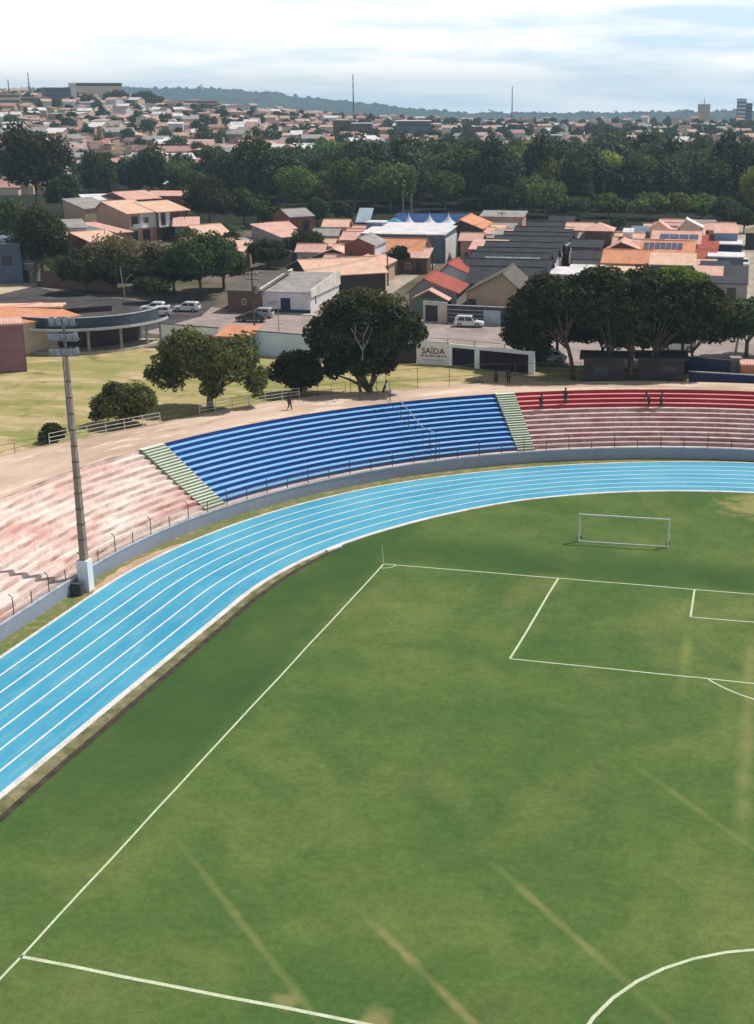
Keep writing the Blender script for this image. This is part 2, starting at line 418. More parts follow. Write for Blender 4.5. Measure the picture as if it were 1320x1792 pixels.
def rows(s0, s1, r0, r1, name, mats, parent, step=1.0, droop=0.):
    """steps r0..r1 (riser i then tread i) of the stand between path positions s0, s1"""
    mb = MB(); mb.uv = []; ss = srange(s0, s1, step)
    for i in range(r0, r1):
        j_ = (lambda s, q=i: droop*(.5*math.sin(s*.9+q*2.1)+.5*math.sin(s*2.3+q*1.3)*math.sin(s*.31+q)))
        strip(mb, ss, [lambda s: o_of(i)-j_(s), lambda s: o_of(i)+j_(s)*.8], [z_of(i), lambda s: z_of(i+1)-abs(j_(s))*.9], 1)
        if i < NR-1: strip(mb, ss, [lambda s: o_of(i)+j_(s)*.8, lambda s: o_of(i+1)-.2, lambda s: o_of(i+1)], [lambda s: z_of(i+1)-abs(j_(s))*.9, z_of(i+1), z_of(i+1)], 0)
    for s, sg in ((s0, 1), (s1, -1)):                               # closed ends
        for i in range(r0, r1):
            k = len(mb.v)
            for o_, z_ in ((o_of(i), z_of(i+1)), (o_of(i)+(DT if i < NR-1 else .02), z_of(i+1)), (o_of(i)+(DT if i < NR-1 else .02), Z0-.9), (o_of(i), Z0-.9)):
                mb.v.append(P(s, o_, z_)); mb.uv.append((s, o_))
            mb.f.append((k, k+1, k+2, k+3)); mb.m.append(1)
    return mb.build(name, mats, parent, world=True)
st = thing('grandstand', P(35, 2, 0), 'long curved concrete stand of low steps in blue, red and worn pink sections', 'grandstand')
rows(-110, 17.3, 0, NR, 'worn_section', [m_wt, m_wr], st, .5, .08)['label'] = 'worn pink and white concrete section'
rows(19.6, 51.7, 0, NR, 'blue_section', [m_bt, m_br], st)['label'] = 'blue painted section'
rows(53.5, 125, 8, NR, 'red_section', [m_rt, m_rr], st)['label'] = 'freshly painted red upper rows'
rows(53.5, 125, 0, 8, 'flaked_section', [m_w2t, m_w2r], st, .6, .04)['label'] = 'flaking pinkish grey lower rows'
mb = MB(); mb.uv = []; strip(mb, srange(-110, 125), [1.84, O0], [Z0, Z0]); mb.build('walkway', m_wt, st, world=True)
def stair(s0, s1):
    mb = MB(); mb.uv = []; n = 2*NR; dt, dz = (O1-O0+.25)/n, (Z1-Z0)/n; ss = srange(s0, s1, .8); base = O0-.35
    for i in range(n):
        a = base+dt*i; z1 = Z0+dz*(i+1)+.03
        strip(mb, ss, [a, a], [Z0+dz*i+.03 if i else Z0-.02, z1], 1); strip(mb, ss, [a, a+dt+(.3 if i == n-1 else 0)], [z1, z1], 0)
        for s in (s0, s1):
            k = len(mb.v)
            for o_, z_ in ((a, z1), (a+dt, z1), (a+dt, z1-.8), (a, z1-.8)): mb.v.append(P(s, o_, z_)); mb.uv.append((s, o_))
            mb.f.append((k, k+1, k+2, k+3)); mb.m.append(1)
    mb.build('aisle_stairs', [m_st, m_sr], st, world=True)
stair(17.3, 19.6); stair(51.7, 53.5)
# upper walkway (plaza) behind the last row
tp = NT('upper_walkway')
cp = tp.mix(tp.ramp(tp.noise(.2, 5, 'UV', (.4, 1, 1)), .38, .62), lin((208, 184, 164)), lin((182, 156, 136)))
cp = tp.mix(tp.ramp(tp.noise(.5, 7, 'UV', (.3, 1, 1), .75), .53, .62, 0, .85), cp, lin((228, 212, 194)))
cp = tp.mix(tp.ramp(tp.noise(.7, 7, 'UV', (.4, 1, 1), .78), .57, .68, 0, .8), cp, lin((140, 118, 98)))
m_plaza = tp.done(cp, .95, .15)
mb = MB(); mb.uv = []
strip(mb, srange(-110, 125), [O1, lambda s: O1*.5+FENCE(s)*.5, FENCE, lambda s: FENCE(s)+1.6], [Z1, Z1, Z1-.12, G-.5])
struct(mb.build('upper_walkway', m_plaza))
# retaining wall
m_rw = mat('grey_blue_wall_paint', lin((150, 158, 174)), lin((134, 144, 162)), .25, lo=.35, hi=.8, fine=.08)
m_rwt = mat('wall_coping', lin((196, 200, 206)), lin((168, 172, 178)), .8)
w = thing('retaining_wall', P(30, 1.7, 0), 'low grey blue wall curving between the running track and the stand', 'wall')
mb = MB(); sw = srange(-110, 125, 1.)
strip(mb, sw, [1.6, 1.6], [-.1, 1.12]); strip(mb, sw, [1.84, 1.84], [1.12, -.1]); mb.build('wall', m_rw, w, world=True)
mb = MB(); strip(mb, sw, [1.57, 1.57, 1.87, 1.87], [1.12, 1.22, 1.22, 1.12]); mb.build('coping', m_rwt, w, world=True)
# wire fence on the wall
m_post = mat('fence_post_steel', lin((96, 92, 88)), lin((70, 66, 62)), 2, .6)
fe = thing('wire_fence', P(30, 1.7, 1.22), 'low wire fence of bent grey posts on top of the retaining wall', 'fence')
k = 0; s_ = -56.; sts = []
while s_ < 84:
    sts.append(s_); s_ += 2.35
for j, s in enumerate(sts):
    mb = MB(); p = Vector(P(s, 1.72)); n = Vector(P(s, 2.72))-p
    hgt = 1.35 if j % 2 == 0 else .95
    pts = [(p.x, p.y, 1.2), (p.x, p.y, 1.2+hgt)]
    if j % 2 == 0: q = p-n*-.28; pts.append((q.x, q.y, 1.2+hgt+.2))
    mb.tube(pts, .038, 6); mb.build('post', m_post, fe, world=True)
for zz in (1.4, 1.6, 1.8, 2.0, 2.2, 2.5):
    mb = MB(); mb.tube([P(s, 1.72, zz) for s in srange(-56, 84, 2.)], .011, 4); mb.build('wire', m_post, fe, world=True)

fm = NT('chain_link'); fm.done(lin((110, 106, 104)), .7, .2)
tr_ = fm.new('BsdfTransparent'); mx_ = fm.new('MixShader'); mx_.inputs[0].default_value = .15
fm.link(tr_.outputs[0], mx_.inputs[1]); fm.link(fm.b.outputs[0], mx_.inputs[2]); fm.link(mx_.outputs[0], fm.n['Material Output'].inputs['Surface'])
mb = MB(); strip(mb, srange(-56, 84, 2.), [1.73, 1.73], [1.25, 2.3]); mb.build('mesh', fm.m, fe, world=True)

# handrail scaffolding up the blue section
hr = thing('stair_handrail', P(42.3, 5, 2), 'slanting white handrail on dark posts up the blue steps', 'handrail')
top, bot = at(683, 655, 7.9), None
m_hr = mat('pale_rail', lin((190, 200, 205)), lin((150, 160, 168)), 2, .5)
rail = [P(41.3, 12.6, Z1+2.7), P(41.7, 10.2, Z1+1.6), P(42.2, 7.0, z_of(8)+1.35), P(42.6, 4.6, z_of(4)+1.5), P(43.6, 3.6, z_of(3)+1.35)]
MB().tube(rail, .04, 6).build('rail', m_hr, hr, world=True)
MB().tube([P(s_-.9, o_, z_) for s_, o_, z_ in ((41.3, 12.6, Z1+2.6), (41.7, 10.2, Z1+1.2), (42.2, 7., z_of(8)+1.0), (42.6, 4.6, z_of(4)+1.1))], .03, 6).build('rail', m_post, hr, world=True)
for s, o, zb, zt in ((40.0, 13.2, Z1, Z1+2.6), (41.3, 12.5, Z1, Z1+2.65), (42.1, 11.4, Z1, Z1+2.0), (41.7, 10.1, Z1, Z1+1.6), (42.0, 8.4, z_of(9), z_of(9)+1.4), (42.2, 7., z_of(7), z_of(8)+1.35), (42.4, 5.7, z_of(5), z_of(6)+1.2),
                     (42.6, 4.5, z_of(3), z_of(4)+1.5), (43.0, 3.8, z_of(2), z_of(3)+1.5), (43.6, 3.6, z_of(2), z_of(3)+1.35), (42.6, 2.6, Z0, z_of(2)+1.4), (43.4, 2.4, Z0, z_of(2)+1.2)):
    MB().tube([P(s, o, zb), P(s, o, zt)], .03, 6).build('post', m_post, hr, world=True)

# upper fences
def rail_fence(name, label, s0, s1, off, h, pitch, rails, m, rad=.04, z=Z1-.1, cat='fence'):
    fo = (lambda s: off(s)) if callable(off) else (lambda s: off)
    t = thing(name, P((s0+s1)/2, fo((s0+s1)/2), z), label, cat)
    n = max(1, int(round((s1-s0)/pitch)))
    for i in range(n+1):
        s = s0+(s1-s0)*i/n
        MB().tube([P(s, fo(s), z), P(s, fo(s), z+h)], rad, 6).build('post', m, t, world=True)
    for r in rails:
        MB().tube([P(s, fo(s), z+h*r) for s in srange(s0, s1, 1.5)], rad*.8, 6).build('rail', m, t, world=True)
    return t
FO = lambda s: FENCE(s)-.5
m_wr2 = mat('whitewashed_rail', lin((214, 212, 204)), lin((176, 172, 162)), 2, .6)
rail_fence('white_railing', 'white three bar railing behind the worn pink steps below the bushes', 14.8, 23.6, FO, 1.15, 1.45, (.35, .68, 1.), m_wr2)
rail_fence('white_railing', 'white bar railing on the walkway beside the round trees', 27.2, 36.2, FO, 1.15, 1.5, (.4, .7, 1.), m_wr2)
rail_fence('wire_fence', 'thin low wire fence between the two white railings on the walkway edge', 23.8, 27.1, FO, 1.1, 1.6, (.5, 1.), m_post, .025)
rail_fence('wire_fence', 'thin low wire fence at the sandy edge of the grass field by the smallest bush', -6, 14.5, FO, 1.0, 2.2, (.5, 1.), m_post, .025)
rail_fence('wire_fence', 'tall thin wire fence on dark posts before the sandy field and exit wall', 40.6, 60.4, FO, 2.3, 2.75, (.45, .98), m_post, .03)
rail_fence('wire_fence', 'short wire fence between the big tree trunk and the white railing', 36.6, 40.2, FO, 1.2, 1.2, (.5, 1.), m_post, .025)

# ------------------------------------------------------------------ floodlight tower
base = at(152, 1033, 0)
lt = thing('floodlight_tower', (base.x, base.y, 0), 'tall tapering concrete floodlight tower with three banks of lamps beside the track', 'floodlight')
m_conc = mat('tower_concrete', lin((158, 144, 132)), lin((136, 122, 110)), .5)
m_band = mat('tower_band', lin((92, 80, 74)), lin((112, 100, 92)), 2)
m_white = mat('white_plinth', lin((236, 238, 240)), lin((220, 222, 226)), .6, fine=.06)
MB().prism([(-.46, -.38), (.46, -.38), (.46, .38), (-.46, .38)], 0, 2.5).build('plinth', m_white, lt)
HT = 21.1
mb = MB()
def sq(r): return [(-r, -r), (r, -r), (r, r), (-r, r)]
zs = [2.6, 18.2]; rs = [.25, .12]
for i in range(1):
    a, b = sq(rs[0]), sq(rs[1])
    mb.add([(p[0], p[1], 2.55) for p in a]+[(p[0], p[1], 18.2) for p in b], [(0, 1, 5, 4), (1, 2, 6, 5), (2, 3, 7, 6), (3, 0, 4, 7), (4, 5, 6, 7), (3, 2, 1, 0)])
mb.build('pole', m_conc, lt)
for i in range(11):
    z = 4.1+i*1.22; r = .25+(.12-.25)*(z-2.6)/15.6+.008
    MB().prism(sq(r), z, z+.13).build('band', m_band, lt)
m_gal = mat('galvanised_steel', lin((120, 126, 134)), lin((92, 98, 106)), 1.5, .5, metal=.2)
MB().tube([(0, 0, 18.1), (-.02, 0, HT)], .1, 8).build('mast', m_gal, lt)
MB().tube([(-.34, .05, 12.5), (-.32, .05, 18.3)], .05, 6).build('conduit', m_gal, lt)
m_lamp = mat('lamp_glass', lin((150, 158, 168)), lin((124, 132, 142)), 2, .3, .5)
cth = math.atan2(-RT[1]*0-.1, 1)
for b, z in enumerate((18.75, 19.85, 20.95)):
    y = Vector((math.cos(.22), math.sin(.22), 0)); nrm = Vector((y.y, -y.x, 0))
    xb = MB(); wlen = 1.12 if b != 2 else 1.0
    xb.bar(-y*wlen+Vector((0, 0, z-.35)), y*wlen+Vector((0, 0, z-.35)), .12, .1)
    xb.bar(-y*wlen+nrm*.5+Vector((0, 0, z-.4)), y*wlen+nrm*.5+Vector((0, 0, z-.4)), .08, .08)
    for q in (-1, 0, 1): xb.bar(y*wlen*.9*q+Vector((0, 0, z-.37)), y*wlen*.9*q+nrm*.5+Vector((0, 0, z-.4)), .07, .07)
    fr = xb.build('cross_frame', m_gal, lt)
    n = 5 if b != 2 else 4
    for i in range(n):
        c = y*(wlen*2/n)*(i-(n-1)/2.)+Vector((0, 0, z+.05))
        l = MB()                                             # flared housing, tilted down to the pitch, with a glass front
        f1 = nrm*.4+Vector((0, 0, -.2)); upv = Vector((0, 0, 1))*.0
        t_ = (nrm*.45+Vector((0, 0, .9))).normalized()
        vs = []
        for (dd, ww, hh) in ((0., .09, .14), (1., .19, .29)):
            cc = c+f1*dd
            vs += [cc-y*ww-t_*hh, cc+y*ww-t_*hh, cc+y*ww+t_*hh, cc-y*ww+t_*hh]
        l.add(vs, [(0, 1, 2, 3), (0, 1, 5, 4), (1, 2, 6, 5), (2, 3, 7, 6), (3, 0, 4, 7)], 0); l.add(vs[4:], [(0, 1, 2, 3)], 1)
        l.bar(c, c+Vector((0, 0, -.4)), .06, .06, 0)
        l.build('floodlight', [m_gal, m_lamp], lt)
bx = at(147, 1040, 0)
eb = thing('meter_box', (bx.x-.35, bx.y-.25, 0), 'dark grey rounded cabinet standing against the white tower plinth', 'cabinet')
mb = MB(); mb.prism([(-.42, -.3), (.42, -.3), (.42, .3), (-.42, .3)], 0, .95); o = mb.build('body', mat('dark_plastic', (.05, .055, .07), (.07, .07, .085), 3, .5), eb)
bv = o.modifiers.new('bevel', 'BEVEL'); bv.width = .12; bv.segments = 3
MB().box(-.44, -.32, .95, .44, .32, 1.0).build('lid', mat('dark_lid', (.08, .085, .1), (.06, .06, .07), 3, .5), eb)

# ------------------------------------------------------------------ ground beyond the stadium
def ground_mat(name, cols, sc=.12, st=None):
    t = NT(name)
    col = t.mix(t.ramp(t.noise(sc, 5, dist=.5, stretch=st), .38, .62), cols[0], cols[1])
    if len(cols) > 2: col = t.mix(t.ramp(t.noise(sc*1.7, 5, dist=.8, stretch=st), .5, .66), col, cols[2])
    if len(cols) > 3: col = t.mix(t.ramp(t.noise(sc*4, 5), .55, .7, 0, .8), col, cols[3])
    col = t.mix(1., col, t.ramp(t.noise(sc*14, 5, rough=.7), .25, .75, .84, 1.12), 'MULTIPLY')
    return t.done(col, .95, .1)
mg = [ground_mat('dry_field', [lin((136, 138, 80)), lin((172, 158, 110)), lin((198, 174, 142)), lin((112, 118, 64))], .085, (.6, 1.5, 1)),
      ground_mat('town_soil', [lin((118, 106, 94)), lin((92, 88, 74)), lin((74, 80, 54))], .1),
      ground_mat('wood_floor', [lin((42, 44, 30)), lin((34, 38, 26)), lin((54, 50, 38))], .1),
      ground_mat('hillside_ground', [lin((96, 98, 70)), lin((134, 112, 94)), lin((74, 84, 54)), lin((160, 136, 118))], .02)]
az = np.linspace(YAW-.62, YAW+.62, 230); ds = 60*1.0125**np.arange(345)
mbs = MB(); idx = {}
def gv(i, j):
    if (i, j) not in idx:
        d, a = ds[i], az[j]; x = CAM[0]+math.sin(a)*d; y = CAM[1]+math.cos(a)*d
        idx[i, j] = len(mbs.v); mbs.v.append((x, y, H(x, y)))
    return idx[i, j]
for i in range(len(ds)-1):
    for j in range(len(az)-1):
        d, a = ds[i], (az[j]+az[j+1])/2; x = CAM[0]+math.sin(a)*d; y = CAM[1]+math.cos(a)*d
        if y > -140:
            s, o = so(x, y)
            if o < 9.5 and x < 110: continue
        if y < 58+.05*(x+20)*0 and x < 30 and d < 260: mi = 0
        elif d < 330: mi = 1
        elif d < 640: mi = 2 if (a-YAW) > -.27 or d < 470 else 3
        else: mi = 3
        mbs.f.append((gv(i, j), gv(i, j+1), gv(i+1, j+1), gv(i+1, j))); mbs.m.append(mi)
g = mbs.build('ground', mg, smooth=True); struct(g)

# roads and pavements (sheets a few millimetres apart)
m_road = ground_mat('worn_asphalt', [lin((168, 152, 146)), lin((150, 138, 134)), lin((138, 126, 120))], .2)
m_road2 = ground_mat('paved_street', [lin((172, 160, 146)), lin((152, 142, 130)), lin((190, 178, 162))], .3)
m_pave = mat('pavement_concrete', lin((196, 186, 176)), lin((168, 158, 148)), .6)
def sheet(name, pts, z, m):
    mb = MB(); mb.add([(p[0], p[1], z) for p in pts], [tuple(range(len(pts)))]); return struct(mb.build(name, m))
sheet('front_road', [(70, 61), (-2, 61), (-14, 62), (-30, 63), (-45, 65), (-60, 70), (-80, 80), (-125, 100), (-125, 122), (-90, 103), (-70, 96), (-52, 91.0), (-42, 88.6), (-18, 86.0), (70, 86)], G+.02, m_road)
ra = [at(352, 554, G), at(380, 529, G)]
sheet('road_painted_shade', [(ra[0].x, ra[0].y), (ra[1].x, ra[1].y), (-70, 95.6), (-90, 102.6), (-125, 121), (-125, 101), (-80, 80.6), (-60, 70.6), (-57, 69.4)], G+.024, ground_mat('tree_shade_asphalt', [lin((84, 80, 82)), lin((68, 66, 68)), lin((96, 90, 88))], .2))  # tree shade over the left road, put into the asphalt colour
sheet('side_street', [(-32.6, 87.6), (-38.8, 158), (-39.2, 178), (-43.5, 212), (-51, 212), (-46, 178), (-44.5, 150), (-39.5, 89)], G+.026, m_road2)
sheet('far_right_street', [(17.2, 86), (17.0, 123), (17.2, 160), (14.5, 215), (10, 290), (24, 290), (26, 200), (27, 130), (28, 86)], G+.026, m_road2)
for nm, pts in (('pavement', [(-18, 86.05), (-18, 88.3), (17, 88.3), (17, 86.05)]), ('pavement', [(-52, 91.05), (-52, 93), (-42, 90.7), (-32.7, 89.4), (-32.7, 87.3), (-42, 88.65)]), ('pavement', [(-18.2, 86.05), (-18.2, 88.2), (-31, 89.0), (-31, 87.2)])):
    mb = MB(); mb.prism(pts, G-.2, G+.14); struct(mb.build(nm, m_pave))

# ------------------------------------------------------------------ trees
LEAF = {}
def leaf_mat(name, c1, c2, c3=None, trans=.25):
    if name in LEAF: return LEAF[name]
    t = NT(name)
    col = t.mix(t.ramp(t.noise(.5, 4), .36, .64), c1, c2)
    if c3: col = t.mix(t.ramp(t.noise(1.6, 4), .56, .72, 0, .8), col, c3)
    oi = t.new('ObjectInfo'); h = t.new('HueSaturation')
    t.link(t.ramp(oi.outputs['Random'], 0, 1, .475, .52), h.inputs['Hue']); t.link(t.ramp(oi.outputs['Random'], 0, 1, .7, 1.45), h.inputs['Value'])
    t.link(col, h.inputs['Color']); col = h.outputs[0]
    t.done(col, .75, .1)
    tr = t.new('BsdfTranslucent'); t.link(col, tr.inputs['Color']); mx = t.new('MixShader'); mx.inputs[0].default_value = trans
    t.link(t.b.outputs[0], mx.inputs[1]); t.link(tr.outputs[0], mx.inputs[2])
    t.link(mx.outputs[0], t.n['Material Output'].inputs['Surface'])
    LEAF[name] = t.m; return t.m
m_bark = mat('bark', lin((112, 96, 82)), lin((70, 60, 52)), 2.)
m_bark2 = mat('pale_bark', lin((150, 136, 120)), lin((104, 92, 80)), 2.)
def crown_arrays(blobs, n, size, seed, up=.25, inner=.25):
    r = np.random.default_rng(seed); B = np.array(blobs, float)
    area = (B[:, 3]*B[:, 4]+B[:, 4]*B[:, 5]+B[:, 3]*B[:, 5]); pick = r.choice(len(B), n, p=area/area.sum())
    d = r.normal(size=(n, 3)); d /= np.linalg.norm(d, axis=1, keepdims=True)
    rad = np.where(r.random(n) < inner, r.random(n)**.5*.85, 1-np.abs(r.normal(0, .13, n)))
    ph = B[pick, :3].sum(1)
    wob = 1+.13*np.sin(d[:, 0]*5+ph)*np.cos(d[:, 1]*6+ph*1.7)+.10*np.sin(d[:, 2]*9+d[:, 0]*7+ph)
    c = B[pick, :3]+d*B[pick, 3:]*(rad*wob)[:, None]
    nr = d*.7+r.normal(size=(n, 3))*.55+np.array([0, 0, up]); nr /= np.linalg.norm(nr, axis=1, keepdims=True)
    a = np.cross(nr, r.normal(size=(n, 3))); a /= np.linalg.norm(a, axis=1, keepdims=True); b = np.cross(nr, a)
    s = size*(.6+.8*r.random(n))[:, None]
    q = np.stack([c-a*s*.55, c-b*s*.34+nr*s*.08, c+a*s*.6, c+b*s*.34+nr*s*.08], 1).reshape(-1, 3)
    return q
def quad_mesh(name, q, m):
    n = len(q)//4; me = bpy.data.meshes.new(name)
    me.vertices.add(n*4); me.vertices.foreach_set('co', q.astype(np.float32).ravel())
    me.loops.add(n*4); me.loops.foreach_set('vertex_index', np.arange(n*4, dtype=np.int32))
    me.polygons.add(n); me.polygons.foreach_set('loop_start', np.arange(0, n*4, 4, dtype=np.int32)); me.polygons.foreach_set('loop_total', np.full(n, 4, np.int32))
    me.materials.append(m); me.update(calc_edges=True); me.validate(); return me
def lumps(cx, cy, cz, rx, ry, rz, k, seed, r0=.34, r1=.5, low=-.5):
    r = random.Random(seed); out = [(cx, cy, cz, rx*.72, ry*.72, rz*.72)]
    for i in range(k):
        while True:
            v = Vector((r.gauss(0, 1), r.gauss(0, 1), r.gauss(0, 1))).normalized()
            if v.z > low: break
        q = r.uniform(r0, r1); e = r.uniform(.58, .8)
        out.append((cx+v.x*rx*e, cy+v.y*ry*e, cz+v.z*rz*e, rx*q, ry*q, rz*q*r.uniform(.8, 1.15)))
    return out
def trunk_mb(h0, blobs, rad, seed, lean=(0, 0), limbs=7, fork=None):
    r = random.Random(seed); mb = MB(); fk = fork or h0*.5
    mb.tube([(0, 0, -.2), (lean[0]*.3, lean[1]*.3, fk*.5), (lean[0], lean[1], fk)], [rad*1.25, rad, rad*.85], 9)
    tg = sorted(blobs[1:] or blobs, key=lambda b: r.random())[:limbs]
    for b in tg:
        p0 = Vector((lean[0], lean[1], fk*r.uniform(.75, 1.0))); p2 = Vector(b[:3])*1.0; p1 = p0.lerp(p2, .5)+Vector((r.uniform(-.3, .3), r.uniform(-.3, .3), .25*abs(p2.z-p0.z)*.5))
        mb.tube([p0, p1, p2], [rad*.5, rad*.32, rad*.12], 6)
    return mb
m_lf_dark = leaf_mat('dark_mango_leaves', lin((68, 72, 44)), lin((46, 50, 32)), lin((118, 118, 68)), .24)
m_lf_olive = leaf_mat('olive_leaves', lin((102, 104, 58)), lin((74, 80, 46)), lin((138, 118, 72)), .28)
m_lf_green = leaf_mat('green_leaves', lin((74, 90, 50)), lin((54, 68, 40)), lin((108, 122, 66)), .25)
m_lf_bright = leaf_mat('bright_green_leaves', lin((112, 128, 56)), lin((86, 106, 48)), lin((140, 150, 70)), .3)
m_lf_dry = leaf_mat('dry_brown_leaves', lin((132, 118, 88)), lin((104, 96, 70)), lin((150, 134, 100)), .3)
def tree(name, label, x, y, blobs, n, size, lm, trunk_r=.3, seed=1, lean=(0, 0), limbs=7, fork=None, z=None, group=None, bark=None, cat='tree', extra=None):
    zz = H(x, y) if z is None else z
    t = thing(name, (x, y, zz), label, cat, 0, group)
    c = bpy.data.objects.new('crown', quad_mesh('crown', crown_arrays(blobs, n, size, seed), lm)); COL.objects.link(c); c.parent = t
    if extra:
        e = bpy.data.objects.new('top_leaves', quad_mesh('top_leaves', crown_arrays(extra[0], extra[1], size, seed+50), extra[2])); COL.objects.link(e); e.parent = t  # second leaf shell in a lighter leaf colour near the crown top
    trunk_mb(max(b[2] for b in blobs), blobs, trunk_r, seed, lean, limbs, fork).build('trunk', bark or m_bark, t, smooth=True)
    return t
def pt(px, py, z=G): p = at(px, py, z); return p.x, p.y
# field trees
x, y = pt(368, 718)
tree('mango_tree', 'largest olive brown tree on the dry field, its crown sweeping over the white railing', x, y,
     lumps(-1.6, .5, 5.3, 3.9, 3.6, 2.9, 16, 3)+lumps(2.0, .6, 5.6, 3.4, 3.2, 2.8, 13, 4)+lumps(-4.9, .2, 3.4, 1.9, 2.0, 2.0, 7, 5)+lumps(.6, 0, 2.6, 1.5, 1.5, 1.7, 5, 6)+lumps(4.7, 1.4, 2.9, 1.3, 1.5, 2.0, 7, 7),
     24000, .34, m_lf_olive, .34, 11, (.1, 0), 10, 2.0, bark=m_bark2)
x, y = pt(513, 694)
tree('round_bush_tree', 'dense dark round bush tree standing between the olive tree and the big dark tree', x, y, lumps(-.2, 1.2, 2.3, 3.0, 2.5, 2.3, 18, 8), 13000, .3, m_lf_dark, .15, 12, limbs=4, fork=.8)
x, y = pt(213, 748)
tree('round_bush_tree', 'wide round olive bush tree behind the white railing near the floodlight tower', x, y, lumps(0, .8, 2.2, 3.1, 2.6, 2.3, 18, 9)+lumps(-2.2, .5, 1.3, 1.3, 1.3, 1.0, 5, 10), 12000, .3, m_lf_olive, .15, 13, limbs=4, fork=.8)
x, y = pt(92, 775)
tree('small_bush', 'smallest green bush alone at the edge of the sandy field', x, y, lumps(0, .3, .85, 1.35, 1.2, .95, 10, 10), 4200, .22, m_lf_green, .06, 14, limbs=3, fork=.3, cat='bush')
x, y = pt(650, 692)
tree('mango_tree', 'big dark mango tree with pale bare twigs standing beside the exit wall', x, y,
     lumps(-.9, 1, 9.6, 4.9, 4.2, 3.7, 24, 15, .26, .42)+lumps(3.1, 1, 8.6, 3.0, 3.0, 2.7, 16, 16, .28, .44)+lumps(-4.8, .6, 7.6, 2.9, 2.6, 2.9, 12, 17, .28, .44)+lumps(-1.4, .5, 5.6, 3.2, 2.4, 2.0, 10, 18)+lumps(1.4, .5, 5.6, 1.9, 1.7, 1.7, 6, 19)+lumps(-4.4, .5, 4.6, 1.5, 1.5, 1.4, 5, 20),
     30000, .4, m_lf_dark, .38, 15, (-.2, 0), 10, 3.0, extra=(lumps(-.9, 1, 11.6, 4.2, 3.6, 1.8, 12, 21, low=0), 2200, m_lf_olive))
mb = MB()
for a in ((.2, -3.4, 6.6, .5, -3.7, 9.2), (.4, -3.6, 7.8, 1.4, -3.6, 9.8), (.35, -3.6, 7.6, -.9, -3.6, 10.0), (.5, -3.7, 9.2, 1.1, -3.8, 10.4), (-.5, -3.6, 8.7, -.4, -3.6, 10.4)):
    mb.tube([(a[0], a[1], a[2]), (a[3], a[4], a[5])], [.07, .03], 5)
tw = mb.build('bare_twigs', m_bark2, bpy.data.objects['mango_tree.001'])
mb = MB(); mb.tube([(.2, -.1, 0), (1.0, -.1, 1.4), (1.7, .3, 3.8)], [.22, .18, .1], 7); mb.tube([(-.1, 0, 0), (-1.2, 0, 2.3), (-1.7, .2, 4.2)], [.3, .2, .1], 7)
mb.build('side_trunk', m_bark, bpy.data.objects['mango_tree.001'])
# the row on the right behind the red steps
def rt(px, label, blobs, n, seed, rad=.3, lean=(0, 0), limbs=8, fork=4.0, py=664, extra=None, m=None, bark=None):
    x, y = pt(px, py); tree('shade_tree', label, x, y, blobs, n, .42, m or m_lf_dark, rad, seed, lean, limbs, fork, extra=extra, group='dark trees in a row behind the red steps', bark=bark or m_bark)
rt(1003, 'leftmost tall tree of the dark row, its bare trunk curving away from the red steps', lumps(-2.6, 1, 9.2, 4.4, 4, 3.2, 18, 31)+lumps(1.2, 1, 9.4, 3.8, 3.4, 3.2, 14, 32)+lumps(-5.4, 1.5, 7.4, 2.6, 2.4, 2.4, 8, 33)+lumps(-3.0, 1.5, 6.4, 2.4, 2, 1.8, 6, 133), 19000, 31, .24, (-1.0, .2), 9, 4.6)
rt(1066, 'tree with several thin trunks rising beside the dark flat roofed kiosk', lumps(-.6, 1.4, 9.6, 4.0, 3.8, 3.0, 16, 34)+lumps(2.2, 1.2, 7.4, 2.8, 2.4, 2.8, 10, 35)+lumps(-1.8, 1.6, 7.0, 2.2, 2, 2.0, 7, 134)+lumps(-3.0, 1.6, 8.0, 2.6, 2.2, 3.4, 10, 136), 18000, 32, .17, (.2, 0), 10, 3.0)
rt(1102, 'thick dark tree in the middle of the dark row behind the red steps', lumps(.4, 1.5, 9.2, 4.2, 4, 3.2, 18, 36)+lumps(-.2, 1, 5.8, 3.0, 2.2, 2.8, 10, 37), 18000, 33, .36, (.1, 0), 9, 3.0)
rt(1138, 'tree with bright yellow green top and pale spreading limbs in the dark row', lumps(2.0, 1.7, 9.0, 4.8, 4, 3.2, 20, 38)+lumps(5.6, 1.6, 7.2, 3.4, 2.8, 3.0, 12, 39)+lumps(2.4, 2.6, 6.2, 3.2, 2.0, 2.2, 8, 135), 20000, 34, .22, (.2, .1), 10, 3.2, extra=(lumps(2.6, 2.0, 11.3, 3.4, 3, 1.3, 10, 41, low=.1), 4200, m_lf_bright))
rt(1212, 'rightmost low drooping tree of the dark row beside the blue fence', lumps(.4, 2.2, 7.4, 4.2, 3.4, 3.0, 16, 42)+lumps(-1, 2.0, 4.6, 2.4, 1.8, 1.8, 7, 43)+lumps(2.8, 2, 4.8, 1.9, 1.6, 2.0, 7, 44), 15000, 35, .18, (-.2, .3), 7, 2.4, py=652)
